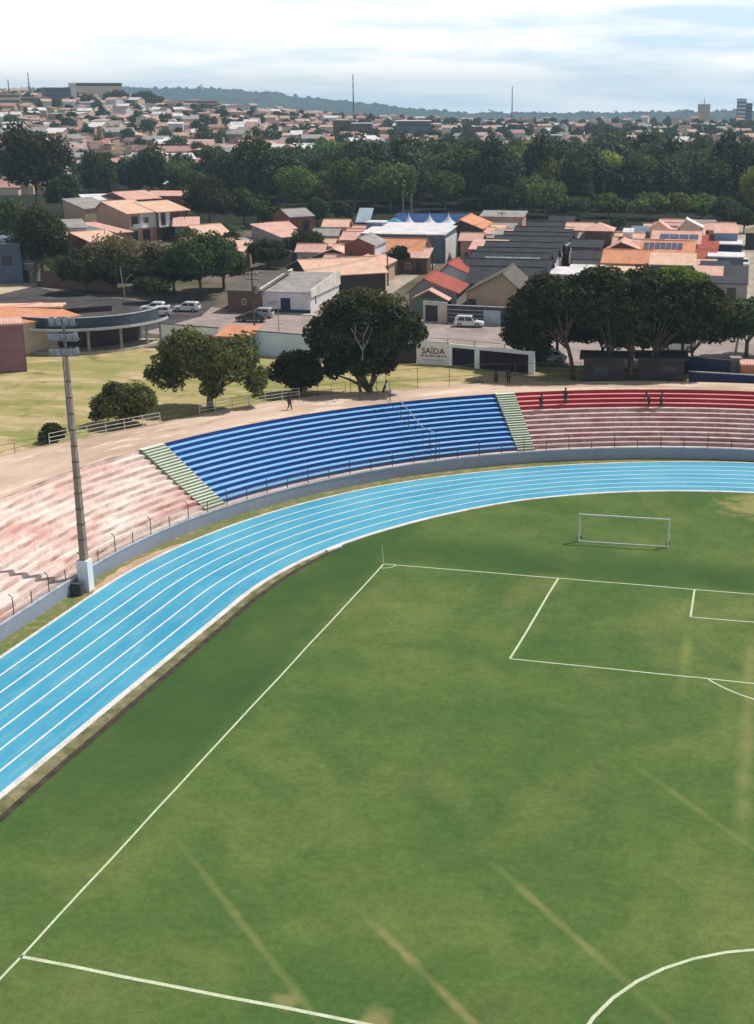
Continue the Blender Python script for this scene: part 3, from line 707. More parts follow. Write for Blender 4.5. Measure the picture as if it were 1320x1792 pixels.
for x_, y_, w_, lab in ((968, 640, 5.2, 'bushy dark tree filling the gap behind the leftmost bare trunk of the dark row'), (1048, 650, 5.6, 'bushy dark tree directly behind the left dark kiosk under the row'), (1120, 648, 6.0, 'bushy dark tree behind the kiosks in the middle of the dark row'), (1190, 640, 5.6, 'bushy dark tree behind the drooping end of the dark row')):
    xx, yy = pt(x_, y_); tree('shade_tree', lab, xx, yy+2.5, lumps(0, 0, 6.6, w_*.9, 2.6, 3.0, 18, int(x_))+lumps(w_*.3, 0, 4.0, w_*.5, 2.0, 2.0, 8, int(x_)+1)+lumps(-w_*.4, 0, 4.2, w_*.4, 2.0, 1.9, 8, int(x_)+2), 15000, .42, m_lf_dark, .2, int(x_), limbs=5, fork=2.5, group='dark trees in a row behind the red steps')
x, y = pt(928, 648)
tree('shade_tree', 'low dense dark tree hanging over the gates beside the exit wall', x, y, lumps(-.4, 1, 4.6, 3.2, 2.6, 3.6, 18, 45)+lumps(.8, 1, 1.8, 1.8, 1.6, 1.4, 6, 46), 14000, .38, m_lf_dark, .2, 36, limbs=4, fork=1.5)
x, y = pt(1306, 625)
tree('shade_tree', 'green tree behind the leaning wooden pole beside the far street', x, y, lumps(0, 1, 4.6, 4.0, 3.6, 3.0, 16, 47), 9000, .4, m_lf_green, .25, 37, limbs=5, fork=2)
# street and garden trees: px, py of base, crown width/height px, material, label
def gtree(label, px, py, wpx, hpx, lm, seed, name='garden_tree', n=9000, size=.45, squash=.9, trunk=.22, tpx=None, group=None, bark=None):
    p = at(px, py, G); k = FOC/float(np.dot(np.array(p)-CAM, FW)); w = wpx/k/2*1.2; h = hpx/k*1.15
    ch = h*.84 if tpx is None else h-tpx/k
    return tree(name, label, p.x, p.y, lumps(0, 0, h-ch/2, w*.86, w*.8, ch*.46, 18, seed)+lumps(-w*.4, 0, h-ch*.62, w*.5, w*.5, ch*.3, 6, seed+1)+lumps(w*.45, 0, h-ch*.6, w*.48, w*.5, ch*.3, 6, seed+2), n, size, lm, trunk, seed, limbs=6, fork=h-ch*.8, group=group, bark=bark)
gtree('very dark broad tree behind the palm beside the beige yard', 76, 492, 100, 112, m_lf_dark, 51)
gtree('sparse brownish tree leaning over the dark street wall below the two storey houses', 202, 505, 100, 84, m_lf_dry, 54, n=5200, size=.42, tpx=26, bark=m_bark2)
gtree('small brownish tree next to the sparse street tree below the two storey houses', 268, 502, 60, 72, m_lf_dry, 57, n=3600, size=.42, tpx=22, bark=m_bark2)
gtree('broad dark green tree over the shaded part of the front road', 352, 520, 124, 106, m_lf_green, 60, n=12000)
gtree('round dark tree beside the two storey houses at the edge of the wood', 368, 402, 88, 78, m_lf_dark, 63, n=7000, size=.6)
gtree('dark round tree next to the pinkish long roof at the edge of the wood', 428, 398, 52, 56, m_lf_green, 66, n=5000, size=.6)
gtree('tallest dark tree standing alone above the red roof', 66, 372, 122, 130, m_lf_dark, 69, n=12000, size=.8)
gtree('grey green lower tree at the foot of the tallest dark tree', 112, 378, 60, 62, m_lf_green, 72, n=5000, size=.7)
gtree('green bushy tree between the white columned house and the terracotta roofs', 536, 460, 64, 50, m_lf_green, 75, n=6000, size=.45)
gtree('pale green small tree behind the exit of the side street', 1302, 408, 44, 38, m_lf_green, 78, n=3000, size=.6)
gtree('dark green tree behind the left edge yard walls', 30, 432, 60, 70, m_lf_green, 81, n=6000, size=.6)
gtree('low green bush over the wall of the terracotta house', 632, 500, 80, 34, m_lf_green, 84, n=5000, size=.4)
gtree('dark bush hiding the front of the brown walled house', 470, 470, 70, 46, m_lf_dark, 87, n=5000, size=.4)
gtree('small dark street tree with thin crown before the white pediment house', 698, 480, 34, 42, m_lf_dark, 90, n=2600, size=.4, tpx=22)
gtree('small shrub at the foot of the white pediment house', 731, 472, 26, 14, m_lf_green, 93, name='shrub', n=1600, size=.35)
gtree('round dark bush left of the white car under the street trees', 118, 496, 60, 40, m_lf_dark, 96, n=5000, size=.4)
gtree('dense dark tree shading the parked cars at the far side of the road', 305, 513, 96, 66, m_lf_dark, 201, n=9000, tpx=10)
gtree('dark tree over the brown street wall between the palm and the sparse tree', 152, 512, 84, 74, m_lf_dark, 204, n=8000, tpx=12)
gtree('low dark tree under the sparse brownish street tree', 238, 513, 96, 54, m_lf_dark, 207, n=8000, tpx=8)
gtree('green tree between the road and the white columned veranda', 392, 506, 74, 74, m_lf_green, 210, n=8000, tpx=10)
gtree('dark leafy tree right behind the white car in the shade', 268, 530, 60, 40, m_lf_dark, 213, n=5000, tpx=14)
for i_, (x_, y_, w_, h_, m_) in enumerate(((20, 470, 60, 60, 1), (62, 440, 60, 56, 0), (330, 452, 50, 36, 1), (402, 452, 40, 40, 0), (452, 392, 44, 44, 1), (472, 400, 34, 34, 0), (556, 398, 44, 44, 1), (640, 424, 30, 22, 0), (524, 412, 40, 36, 1), (96, 440, 50, 50, 1), (300, 345, 40, 40, 0), (230, 340, 46, 40, 1), (340, 350, 40, 46, 1), (604, 396, 30, 34, 0), (560, 380, 50, 50, 0), (440, 460, 30, 30, 0), (1035, 470, 34, 26, 0), (1000, 398, 30, 24, 1), (1082, 402, 26, 20, 1), (1262, 392, 36, 34, 0), (12, 410, 50, 50, 0))):
    gtree('small dark green garden tree growing among the roofs of the near houses', x_, y_, w_, h_, (m_lf_dark, m_lf_green)[m_], 220+3*i_, n=3600, size=.5, group='small garden trees among the roofs')
# palms
def palm(label, px, py, hpx, fr, seed, nf=15):
    p = at(px, py, G); k = FOC/float(np.dot(np.array(p)-CAM, FW)); h = hpx/k; r = random.Random(seed)
    t = thing('palm_tree', (p.x, p.y, G), label, 'palm')
    MB().tube([(0, 0, -.2), (.15, 0, h*.5), (.1, 0, h)], [.2, .16, .13], 8).build('trunk', m_bark2, t, smooth=True)
    L = fr/k; qs = []
    for i in range(nf):
        a = 2*math.pi*i/nf+r.uniform(-.2, .2); el = r.uniform(.1, 1.1); mb = []
        prev = None
        for j in range(9):
            u = j/8.; d = Vector((math.cos(a), math.sin(a), 0)); pp = Vector((.1, 0, h))+d*L*u*math.cos(el*.6)+Vector((0, 0, L*(math.sin(el)*u-1.05*u*u)))
            sd = Vector((-math.sin(a), math.cos(a), 0))
            if prev is not None:
                for q in (-1, 1):
                    for e in range(3):
                        b0 = prev.lerp(pp, e/3.); b1 = prev.lerp(pp, (e+.55)/3.); wv = sd*q*L*.24*math.sin(math.pi*min(1, .15+u*.9))+Vector((0, 0, -L*.12))+d*L*.06
                        qs += [b0, b1, b1+wv, b0+wv*.95]
            prev = pp
    c = bpy.data.objects.new('fronds', quad_mesh('fronds', np.array([list(v) for v in qs]), m_lf_green)); COL.objects.link(c); c.parent = t
palm('large feathery palm in front of the very dark tree at the beige yard', 93, 498, 44, 44, 1, 19)
palm('palm between the terracotta gable house and the pinkish long roof', 412, 432, 34, 28, 2)
palm('pale arching palm at the edge of the wood beside the small pink houses', 592, 414, 30, 30, 3)

# ------------------------------------------------------------------ houses
m_glass = mat('dark_window', (.03, .035, .045), (.05, .055, .07), 1.5, .25, .5)
m_frame = mat('window_frame', (.62, .6, .57), (.45, .43, .4), 2)
m_gate = mat('gate_metal', lin((70, 68, 74)), lin((48, 46, 52)), 1.5, .6)
m_gatew = mat('pale_gate_metal', lin((190, 204, 216)), lin((166, 180, 194)), .8, .6)
m_wood = mat('brown_door', lin((92, 62, 46)), lin((66, 44, 34)), 2)
T_PALE = tile('pale_clay_tile', lin((236, 200, 176)), lin((224, 182, 156)), lin((180, 138, 116)))
T_PINK = tile('pink_clay_tile', lin((230, 186, 170)), lin((214, 166, 152)), lin((168, 126, 114)))
T_ORNG = tile('orange_clay_tile', lin((224, 160, 124)), lin((212, 144, 108)), lin((166, 108, 86)))
T_RED = tile('red_clay_tile', lin((176, 92, 76)), lin((158, 80, 66)), lin((112, 64, 56)))
T_GREY = tile('grey_cement_tile', lin((112, 106, 98)), lin((96, 90, 84)), lin((70, 66, 62)))
T_DARK = tile('dark_slate_roof', lin((66, 66, 74)), lin((54, 54, 62)), lin((84, 82, 86)))
T_ZINC = tile('zinc_sheet_roof', lin((168, 164, 160)), lin((146, 142, 138)), lin((206, 204, 202)))
T_WHITE = mat('white_roof_sheet', lin((228, 226, 226)), lin((204, 200, 202)), .4)
T_BLUG = tile('blue_grey_sheet', lin((120, 138, 150)), lin((104, 122, 134)), lin((90, 104, 116)))
W_ = {}
def wallm(k):
    d = dict(white=((226, 224, 226), (200, 198, 202)), cream=((222, 206, 186), (200, 184, 164)), pink=((206, 168, 154), (188, 150, 138)), brown=((116, 92, 82), (94, 74, 66)), brick=((146, 98, 80), (124, 82, 68)),
             grey=((160, 156, 154), (138, 134, 132)), dark=((78, 70, 70), (60, 54, 54)), blue=((126, 146, 176), (104, 126, 160)), navy=((52, 62, 98), (42, 50, 84)), beige=((196, 172, 148), (176, 152, 130)),
             orange=((206, 140, 104), (186, 122, 90)), green=((120, 140, 118), (96, 116, 96)), teal=((60, 140, 140), (48, 120, 122)), bluegrey=((104, 120, 138), (88, 102, 120)), mauve=((148, 112, 124), (126, 94, 106)))
    a, b = d[k]
    return mat('render_'+k, lin(a), lin(b), .5, lo=.3, hi=.75)
def opening(root, face, w, d, u, z, ow, oh, kind):
    """window, door or gate set on the front (f), right (r) or left (l) wall"""
    def bx(mb, u0, z0, u1, z1, p0, p1, mi):
        if face == 'f': mb.box(u0, -p1, z0, u1, -p0, z1, mi)
        elif face == 'r': mb.box(w+p0, u0, z0, w+p1, u1, z1, mi)
        else: mb.box(-p1, u0, z0, -p0, u1, z1, mi)
    mb = MB(); e = .1
    if kind == 'w':
        for a in ((u-ow/2, z, u+ow/2, z+e), (u-ow/2, z+oh-e, u+ow/2, z+oh), (u-ow/2, z+e, u-ow/2+e, z+oh-e), (u+ow/2-e, z+e, u+ow/2, z+oh-e), (u-.03, z+e, u+.03, z+oh-e)): bx(mb, *a, -.04, .06, 0)
        bx(mb, u-ow/2+e, z+e, u+ow/2-e, z+oh-e, -.04, .02, 1); return mb.build('window', [m_frame, m_glass], root)
    m = dict(d=m_wood, g=m_gate, G=m_gatew, n=wallm('navy'), k=m_glass)[kind]
    bx(mb, u-ow/2, z, u+ow/2, z+oh, -.04, .04, 0)
    for i in range(1, 4):
        v = z+oh*i/4.; bx(mb, u-ow/2+.04, v-.03, u+ow/2-.04, v+.03, .04, .07, 0)
    return mb.build(dict(d='door', n='door', g='gate', G='gate', k='opening')[kind], m, root)
def gable_house(label, loc, yaw, w, d, ze, ridge, rise, roof, wall, ops=(), over=.45, name='house', cat='house', rp=.5, group=None, base=-.6, parapet=None):
    t = thing(name, loc, label, cat, R_(yaw), group)
    mb = MB()
    if ridge == 'y':
        r = w*rp
        mb.add([(0, 0, base), (w, 0, base), (w, 0, ze), (r, 0, ze+rise), (0, 0, ze), (0, d, base), (w, d, base), (w, d, ze), (r, d, ze+rise), (0, d, ze)],
               [(0, 1, 2, 3, 4), (9, 8, 7, 6, 5), (0, 4, 9, 5), (1, 6, 7, 2)])
    elif ridge == 'x':
        r = d*rp
        mb.add([(0, 0, base), (0, d, base), (0, d, ze), (0, r, ze+rise), (0, 0, ze), (w, 0, base), (w, d, base), (w, d, ze), (w, r, ze+rise), (w, 0, ze)],
               [(0, 4, 3, 2, 1), (5, 6, 7, 8, 9), (0, 5, 9, 4), (1, 2, 7, 6)])
    elif ridge == 'shed':
        mb.add([(0, 0, base), (0, d, base), (0, d, ze+rise), (0, 0, ze), (w, 0, base), (w, d, base), (w, d, ze+rise), (w, 0, ze)],
               [(0, 3, 2, 1), (4, 5, 6, 7), (0, 4, 7, 3), (1, 2, 6, 5)])
    else:
        mb.box(0, 0, base, w, d, ze)
    mb.build('wall', wall, t)
    rf = MB(); lift = .12; th = .14
    if ridge == 'y':
        sl, sr = rise/r, rise/(w-r)
        rf.extrude([(-over, ze-over*sl+lift), (r, ze+rise+lift), (w+over, ze-over*sr+lift)], 'y', -over, d+over, th)
        rf.bar((r, -over-.02, ze+rise+lift+.03), (r, d+over+.02, ze+rise+lift+.03), .3, .12)
    elif ridge == 'x':
        sl, sr = rise/r, rise/(d-r)
        rf.extrude([(-over, ze-over*sl+lift), (r, ze+rise+lift), (d+over, ze-over*sr+lift)], 'x', -over, w+over, th)
        rf.bar((-over-.02, r, ze+rise+lift+.03), (w+over+.02, r, ze+rise+lift+.03), .3, .12)
    elif ridge == 'shed':
        sl = rise/d
        rf.extrude([(-over, ze-over*sl+lift), (d+over, ze+rise+over*sl+lift)], 'x', -over, w+over, th)
    elif ridge == 'hip':
        q = min(w, d)/2
        a = [(-over, -over), (w+over, -over), (w+over, d+over), (-over, d+over)]
        if w >= d: top = [(q, d/2), (w-q, d/2)]; fs = [(0, 1, 5, 4), (1, 2, 5), (2, 3, 4, 5), (3, 0, 4), (3, 2, 1, 0)]
        else: top = [(w/2, q), (w/2, d-q)]; fs = [(0, 1, 4), (1, 2, 5, 4), (2, 3, 5), (3, 0, 4, 5), (3, 2, 1, 0)]
        rf.add([(p[0], p[1], ze+.05) for p in a]+[(p[0], p[1], ze+rise+.05) for p in top], fs)
    else:
        rf.box(-over, -over, ze, w+over, d+over, ze+.2)
    rf.build('roof', roof, t)
    if parapet is not None:
        pm = MB()
        for x0, x1 in ((-.28, -.02), (w+.02, w+.28)):
            pm.add([(x0, -.3, ze-.6), (x1, -.3, ze-.6), (x1, -.3, ze+.55), (x0, -.3, ze+.55), (x0, d, ze-.6), (x1, d, ze-.6), (x1, d, ze+rise+.6), (x0, d, ze+rise+.6)],
                   [(3, 2, 1, 0), (4, 5, 6, 7), (0, 1, 5, 4), (1, 2, 6, 5), (2, 3, 7, 6), (3, 0, 4, 7)])
        pm.build('parapet', parapet, t)
    for o in ops: opening(t, o[0], w, d, *o[1:])
    return t
def hp(label, px, py, ze, yaw, w, d, ridge, rise, roof, wall, ops=(), **k):
    p = at(px, py, G+ze)
    return gable_house(label, (p.x, p.y, G), yaw, w, d, ze, ridge, rise, roof, wallm(wall), ops, **k)

# front row beyond the road
h = hp('white walled warehouse with dark blue door and patched zinc roof across the road', 458, 511, 3.1, 3, 7.6, 15, 'shed', 1.1, T_ZINC, 'white', [('f', 3.7, 0, 1.5, 2.3, 'n'), ('r', 2.6, 1.2, .5, 1.3, 'k')], over=.08, parapet=mat('white_parapet', lin((226, 222, 216)), lin((196, 190, 182)), .7), name='warehouse', cat='warehouse')
MB().box(-.02, -.06, -.3, 2.93, -.02, .62).box(4.47, -.06, -.3, 7.6, -.02, .62).build('painted_band', wallm('navy'), h)
mb = MB()
for i, (z, u0, n) in enumerate(((1.72, 1.1, 9), (1.36, .9, 8))):
    for j in range(n): mb.box(u0+j*.17, -.04, z-.07-(.03 if j % 3 else 0), u0+j*.17+.11, -.015, z+.09)
mb.build('painted_lettering', mat('faded_letter_paint', lin((120, 122, 150)), lin((150, 150, 172)), 3), h)
hp('brown walled shed with grey cement roof left of the white warehouse', 398, 508, 3.3, 3, 5.2, 13, 'shed', 1.2, T_GREY, 'brown', [('f', 2.6, 1.2, .7, .9, 'w')])
hp('wide house with pale clay roof and dark front gable behind the white warehouse', 543, 483, 3.3, 38, 13, 13, 'x', 1.9, T_PALE, 'dark', rp=.42)
hp('house with low pink roof running to the side street beside the brick house', 585, 474, 3.2, 4, 6.4, 17, 'y', 1.2, T_PINK, 'beige', [('r', 3, 0, 2.2, 2.3, 'g'), ('r', 8, 0, 1.2, 2.2, 'd'), ('r', 12, .9, 1.2, 1.2, 'w')], rp=.4)
h = hp('two storey bare brick house with pale sheet roof and white street front', 603, 428, 6.0, 4, 5.4, 8.5, 'y', 1.1, T_ZINC, 'brick', [('f', 1.2, 3.8, .9, .9, 'k'), ('r', 1.6, 3.6, 1., 1.3, 'k'), ('r', 5.2, 3.4, 2.2, 1.5, 'w')])
MB().box(5.41, .05, 0, 5.55, 8.4, 5.9).build('street_front', wallm('white'), h)
h = hp('house with orange roof and white pediment facing the side street', 666, 441, 3.6, 5, 7.4, 9, 'x', 1.9, T_ORNG, 'cream', [('r', 2., .9, 1.2, 1.3, 'w'), ('r', 5, 0, 2.4, 2.4, 'G')], rp=.55)
h = hp('long blue grey warehouse with flat white roof below the white tents', 633, 409, 5.4, 5, 16.5, 17, 'shed', .6, T_WHITE, 'bluegrey', [('r', 3, 0, 2.5, 3, 'g'), ('r', 8, .9, 1.2, 2.4, 'k'), ('r', 13, 0, 2.5, 3, 'g')], over=.2, name='warehouse', cat='warehouse')
MB().box(16.52, .1, 0, 16.66, 16.9, 4.6).build('street_front', wallm('white'), h)
hp('small tall blue grey box building before the blue market', 641, 390, 6.5, 5, 3.4, 4, 'flat', 0, T_WHITE, 'blue', over=.15)
hp('house with orange roof and dark brown gable behind the long warehouse', 786, 399, 5.4, 5, 6.6, 14, 'y', 1.6, T_ORNG, 'dark', [('r', 3, 0, 1.2, 2.2, 'd'), ('r', 7, 1, 1.2, 1.3, 'w')], rp=.36)
for i, (x, y, lab) in enumerate(((829, 409, 'nearest white fronted house in the row past the orange roofed house'), (846, 404, 'middle white fronted house in the row past the orange roofed house'), (862, 401, 'farthest cream fronted house with tiled awning near the wooden pole'))):
    hp(lab, x, y, 4.2, 5, 3.6+i*.4, 8, 'x', .9, (T_PINK, T_PALE, T_ZINC)[i], ('white', 'white', 'cream')[i], [('f', 1.1, .9, 1., 1.2, 'w'), ('f', 2.6, 0, 1., 2.1, 'd'), ('r', 3, .9, 1., 1.2, 'w')], group='white fronted houses at the far end of the side street')
hp('low house with faded red roof across the side street', 824, 436, 3.6, 5, 6, 6, 'shed', 1.0, T_PINK, 'mauve', [('f', 2, 0, 2.2, 2.2, 'g')])
hp('small turquoise box building between the red roof and the dark roofs', 809, 462, 3.6, 5, 3.2, 3, 'flat', 0, mat('turquoise_sheet', lin((178, 216, 214)), lin((150, 194, 194)), .6), 'white', over=.1)
hp('pinkish market building with white roof at the dark edge of the wood', 842, 379, 6.0, 5, 9, 7, 'shed', .6, T_ZINC, 'pink', [('f', 2, 2.8, 1.2, 1.2, 'k'), ('f', 5, 2.8, 1.2, 1.2, 'k'), ('f', 7.4, 0, 1.6, 2.2, 'k')])
# red roofed pair and grey house facing the road
h = hp('nearer red tiled house with green front gable and dark garage by the road', 716, 510, 3.3, 5, 7.2, 9.2, 'y', 1.9, T_RED, 'grey', [('f', 5.6, 0, 1.6, 2.2, 'g')], rp=.32)
MB().extrude([(1.2, 2.9), (3.6, 4.1), (6.6, 2.6)], 'y', -3.4, -.5, .14).build('porch_roof', T_PINK, h)
MB().prism([(1.5, -3.0), (6.0, -3.0), (6.0, -2.8), (1.5, -2.8)], 0, 2.75).build('porch_wall', wallm('green'), h)
hp('farther red tiled house with white edged ridge behind the nearer red one', 764, 482, 3.4, 5, 6.2, 8, 'y', 1.8, T_RED, 'white', rp=.3)
hp('grey roofed house with big plain front gable behind the striped wall', 818, 510, 3.5, 4, 8.4, 11, 'y', 2.7, T_GREY, 'beige', [('f', .7, .0, 1.2, 2.4, 'k')], rp=.62)
hp('small front wing with grey gable roof of the grey roofed house', 853, 515, 3.0, 4, 4.2, 2.4, 'y', 1.5, T_GREY, 'beige', [('f', 2.2, 1.0, 1.6, .3, 'k')], rp=.3)
def wallthing(label, p, q, h, th, m, name='boundary_wall', z=G, cat='wall', cap=None, gates=()):
    p, q = Vector((p[0], p[1], z)), Vector((q[0], q[1], z)); L = (q-p).length
    t = thing(name, p, label, cat, math.atan2(q.y-p.y, q.x-p.x))
    mb = MB(); x = 0.
    for g0, g1, gm in sorted(gates):
        if g0 > x: mb.box(x, 0, -.4, g0, th, h)
        mb.box(g0, .02, h-.45, g1, th-.02, h-.03); x = g1
    if x < L: mb.box(x, 0, -.4, L, th, h)
    mb.build('wall', m, t)
    for g0, g1, gm in gates:
        gb = MB().box(g0+.02, .08, .02, g1-.02, .14, h-.45)
        for i in range(1, 6): gb.box(g0+.02, .05, (h-.45)*i/6-.02, g1-.02, .08, (h-.45)*i/6+.02)
        gb.build('gate', gm, t)
    if cap: MB().box(-.03, -.05, h, L+.03, th+.05, h+.1).build('coping', cap, t)
    return t
sw0, sw1 = at(783, 565), at(884, 571)
sw0, sw1 = at(783, 566, G), at(886, 571, G)
t = wallthing('dark striped front wall with a pale garage door behind the white car', sw0, sw1, 2.6, .2, mat('dark_striped_wall', lin((84, 78, 92)), lin((70, 64, 78)), .8), cap=m_rwt, gates=[(5.3, 7.9, m_gatew)])
mb = MB()
for z in (.9, 1.45, 2.0): mb.box(.05, -.03, z, 5.2, -.005, z+.09)
mb.build('white_stripes', m_rwt, t)
p0, p1 = at(741, 563, G), at(782, 566, G)
wallthing('white front wall with dark garage opening beside the striped wall', p0, p1, 2.9, .2, wallm('cream'), cap=m_rwt, gates=[(.3, 2.3, m_gate)])
# dark terrace rows
xl = [-20, -23.5, -24.5, -26, -26.8, -27.3, -27.6, -27.5, -26.8, -24]
xr = [-8.8, -9.5, -11.5, -12.0, -13, -13.5, -14.5, -16, -18, -19]
ords = ['nearest', 'second nearest', 'third nearest', 'fourth nearest', 'fifth nearest', 'sixth nearest', 'seventh nearest', 'eighth nearest', 'ninth nearest', 'farthest']
rise_ = [1.9, 1.8, 1.7, 1.7, 1.6, 1.6, 1.7, 1.7, 1.8, 2.6]
for i in range(10):
    y0 = 106+9.7*i
    t = gable_house('%s of the long dark slate roofed row houses behind the grey house' % ords[i], (xl[i], y0, G), 4, xr[i]-xl[i], 8.6, 3.3+.12*(i % 3), 'x', rise_[i], T_DARK, wallm(('grey', 'dark', 'cream', 'white')[i % 4]), [('r', 3, .9, 1.2, 1.2, 'w'), ('l', 3, .9, 1.2, 1.2, 'w')], group='dark roofed row houses', name='row_house', rp=.6)
    if i in (0, 2, 5): MB().box(xr[i]-xl[i]+.02, -.3, 2.6, xr[i]-xl[i]+.5, 5.2, 4.2).build('end_parapet', m_rwt, t)
    if i == 2:
        sp_ = MB(); wd = xr[i]-xl[i]; sl = rise_[i]/5.16
        for j in range(8):
            x0 = 2.2+j*1.2
            sp_.add([(x0, .9, 3.54+.9*sl+.32), (x0+1.1, .9, 3.54+.9*sl+.32), (x0+1.1, 2.9, 3.54+2.9*sl+.32), (x0, 2.9, 3.54+2.9*sl+.32), (x0, .9, 3.54+.9*sl+.26), (x0+1.1, .9, 3.54+.9*sl+.26), (x0+1.1, 2.9, 3.54+2.9*sl+.26), (x0, 2.9, 3.54+2.9*sl+.26)],
                    [(0, 1, 2, 3), (7, 6, 5, 4), (0, 4, 5, 1), (1, 5, 6, 2), (2, 6, 7, 3), (3, 7, 4, 0)])
        sp_.build('skylight_panels', mat('pale_panel', lin((120, 128, 134)), lin((150, 156, 160)), .9, .3, .5), t)
# white edged low roofs in the middle block
hp('low building with long white roof edge over the dark row trees', 945, 480, 3.2, 4, 11, 6, 'shed', .5, T_WHITE, 'white', over=.1)
hp('low building with double white roof strip behind the dark row trees', 995, 474, 3.4, 4, 5.6, 4, 'shed', .5, T_WHITE, 'cream', over=.1)
hp('long cream roofed lean-to behind the dark row trees below the orange roofs', 1052, 477, 3.0, 4, 8, 4, 'shed', .5, T_PALE, 'cream', over=.2)
hp('mauve walled house with white edged roof beside the dark row roofs', 1000, 432, 4.2, 4, 5.4, 9, 'x', .9, T_DARK, 'mauve', [('r', 3, 1, 1.2, 1.2, 'w')])
hp('small teal box building between dark roofs and orange roofs', 1030, 446, 3.4, 4, 3.4, 3, 'flat', 0, T_WHITE, 'teal', over=.12)
hp('small two storey house with pink hipped roof and white terrace', 1024, 404, 6.6, 4, 5.0, 6, 'hip', 1.3, T_PINK, 'brown', [('f', 1.4, 4, 1, 1.2, 'k'), ('r', 2, 4, 1, 1.2, 'k')], over=.5)
hp('white terrace building under the pink hipped roof', 1026, 420, 4.2, 4, 5.2, 2.4, 'flat', 0, T_WHITE, 'white', over=.1)
# orange block
def panels(t, w, rise, r, ze, x0, n, pw, ph, y0, m):
    mb = MB(); sl = rise/r
    for j in range(n):
        a = x0+j*(pw+.14); b = a+pw
        P4 = [(a, y0), (b, y0), (b, y0+ph), (a, y0+ph)]
        mb.add([(x, y, ze+y*sl+.2) for x, y in P4]+[(x, y, ze+y*sl+.13) for x, y in P4], [(0, 1, 2, 3), (7, 6, 5, 4), (0, 4, 5, 1), (1, 5, 6, 2), (2, 6, 7, 3), (3, 7, 4, 0)])
    mb.build('solar_panels', m, t)
m_solar = mat('solar_glass', lin((92, 100, 128)), lin((72, 80, 108)), .8, .2, .5)
m_solard = mat('dark_panel', lin((110, 84, 90)), lin((90, 70, 78)), .8, .3, .5)
hp('house with pale orange roof and blue grey wall directly above the bright tree top', 1138, 463, 4.4, 3, 7.2, 5.5, 'shed', 1.2, T_PALE, 'bluegrey', [('f', 5.2, 1.8, 1, 1.8, 'k'), ('f', 1.6, 1.8, .8, 1, 'k')], over=.25)
hp('large house with red orange roof left of the pale orange one', 1054, 460, 3.9, 3, 8.0, 10, 'x', 1.7, T_ORNG, 'beige', over=.3)
t = hp('house with orange roof carrying seven blue solar panels', 1121, 446, 4.2, 3, 9.2, 8.6, 'x', 1.9, T_ORNG, 'beige', [('r', 3, 1, 1.2, 1.2, 'w')], over=.3, rp=.7); panels(t, 9.2, 1.9, 6.02, 4.2, .3, 7, .86, 2.6, 2.2, m_solar)
t = hp('house with pink roof and a row of wide bluish solar panels', 1140, 426, 4.4, 3, 9.0, 9, 'x', 1.8, T_PINK, 'cream', over=.3, rp=.7); panels(t, 9, 1.8, 6.3, 4.4, 1.4, 4, 1.7, 2.2, 2.0, m_solar)
t = hp('house with pink roof and two rows of dark solar panels before the wood', 1143, 411, 4.6, 3, 10, 9, 'x', 1.8, T_PINK, 'cream', over=.3, rp=.7); panels(t, 10, 1.8, 6.3, 4.6, .6, 6, .95, .9, 1.4, m_solard); panels(t, 10, 1.8, 6.3, 4.6, 2.6, 6, .95, .9, 3.6, m_solard)
hp('house with wide faded pink roof and dark patched corner', 1060, 438, 3.8, 3, 7, 9, 'y', 1.5, T_PINK, 'brown', [('f', 5, .8, 2.6, 1.9, 'k')], rp=.4)
hp('grey sheet roofed house with white chimney tower before the wood', 1102, 414, 4.6, 3, 5.4, 7, 'shed', 1.3, T_BLUG, 'grey', over=.2)
hp('small white tower house beside the grey sheet roof', 1091, 407, 6.2, 3, 1.8, 2.2, 'shed', .5, T_WHITE, 'white', [('f', .9, 3.6, .8, 1.4, 'k')], over=.15)
hp('small pale roofed house peeping out above the double panel roof', 1137, 399, 6.4, 3, 3.6, 4, 'y', 1.2, T_PINK, 'cream')
hp('small white gabled house at the end of the pink roofs', 1190, 397, 6.2, 3, 4.2, 4, 'y', 1.4, T_WHITE, 'cream', rp=.3)
for i, (x, y, lab) in enumerate(((1214, 470, 'lowest brown roofed house with red doorway in the stacked column'), (1217, 452, 'second brown roofed house from below in the stacked column'), (1222, 436, 'third brown roofed house from below in the stacked column'), (1228, 424, 'fourth brown roofed house from below in the stacked column'), (1231, 413, 'topmost brown roofed house in the stacked column'))):
    hp(lab, x, y, 3.8, 3, 3.6, 5, 'shed', .9, T_RED if i else T_PINK, ('mauve', 'brown', 'pink', 'pink', 'brown')[i], [('f', 1.8, 0, 1.3, 2.2, 'd')], over=.15, group='small brown roofed houses stacked beside the blue buildings')
hp('blue house with pink lean-to roof at the end of the street', 1251, 408, 5.6, 3, 4.4, 6, 'shed', 1.0, T_PINK, 'blue', [('r', 3, 1, 1, 1.3, 'w')], over=.2)
hp('navy walled building with white roof edge along the far street', 1250, 428, 4.0, 3, 5.2, 8, 'flat', 0, T_WHITE, 'navy', [('r', 4, 0, 2.4, 2.4, 'g')], over=.08)
hp('teal grey walled building with thick white roof slab along the far street', 1240, 450, 4.3, 3, 6.0, 7, 'flat', 0, T_WHITE, 'bluegrey', [('r', 3, 0, 2.2, 2.4, 'g')], over=.2)
hp('dark roofed garage building with pale gates on the far street', 1240, 496, 3.0, 3, 6.0, 15, 'shed', 1.0, T_DARK, 'grey', [('f', 3.6, 0, 1.4, 2.4, 'k'), ('r', 2, 0, 2.2, 2.3, 'G'), ('r', 6, 0, 2.2, 2.3, 'g'), ('r', 10.5, 0, 2.2, 2.3, 'G')], over=.15)
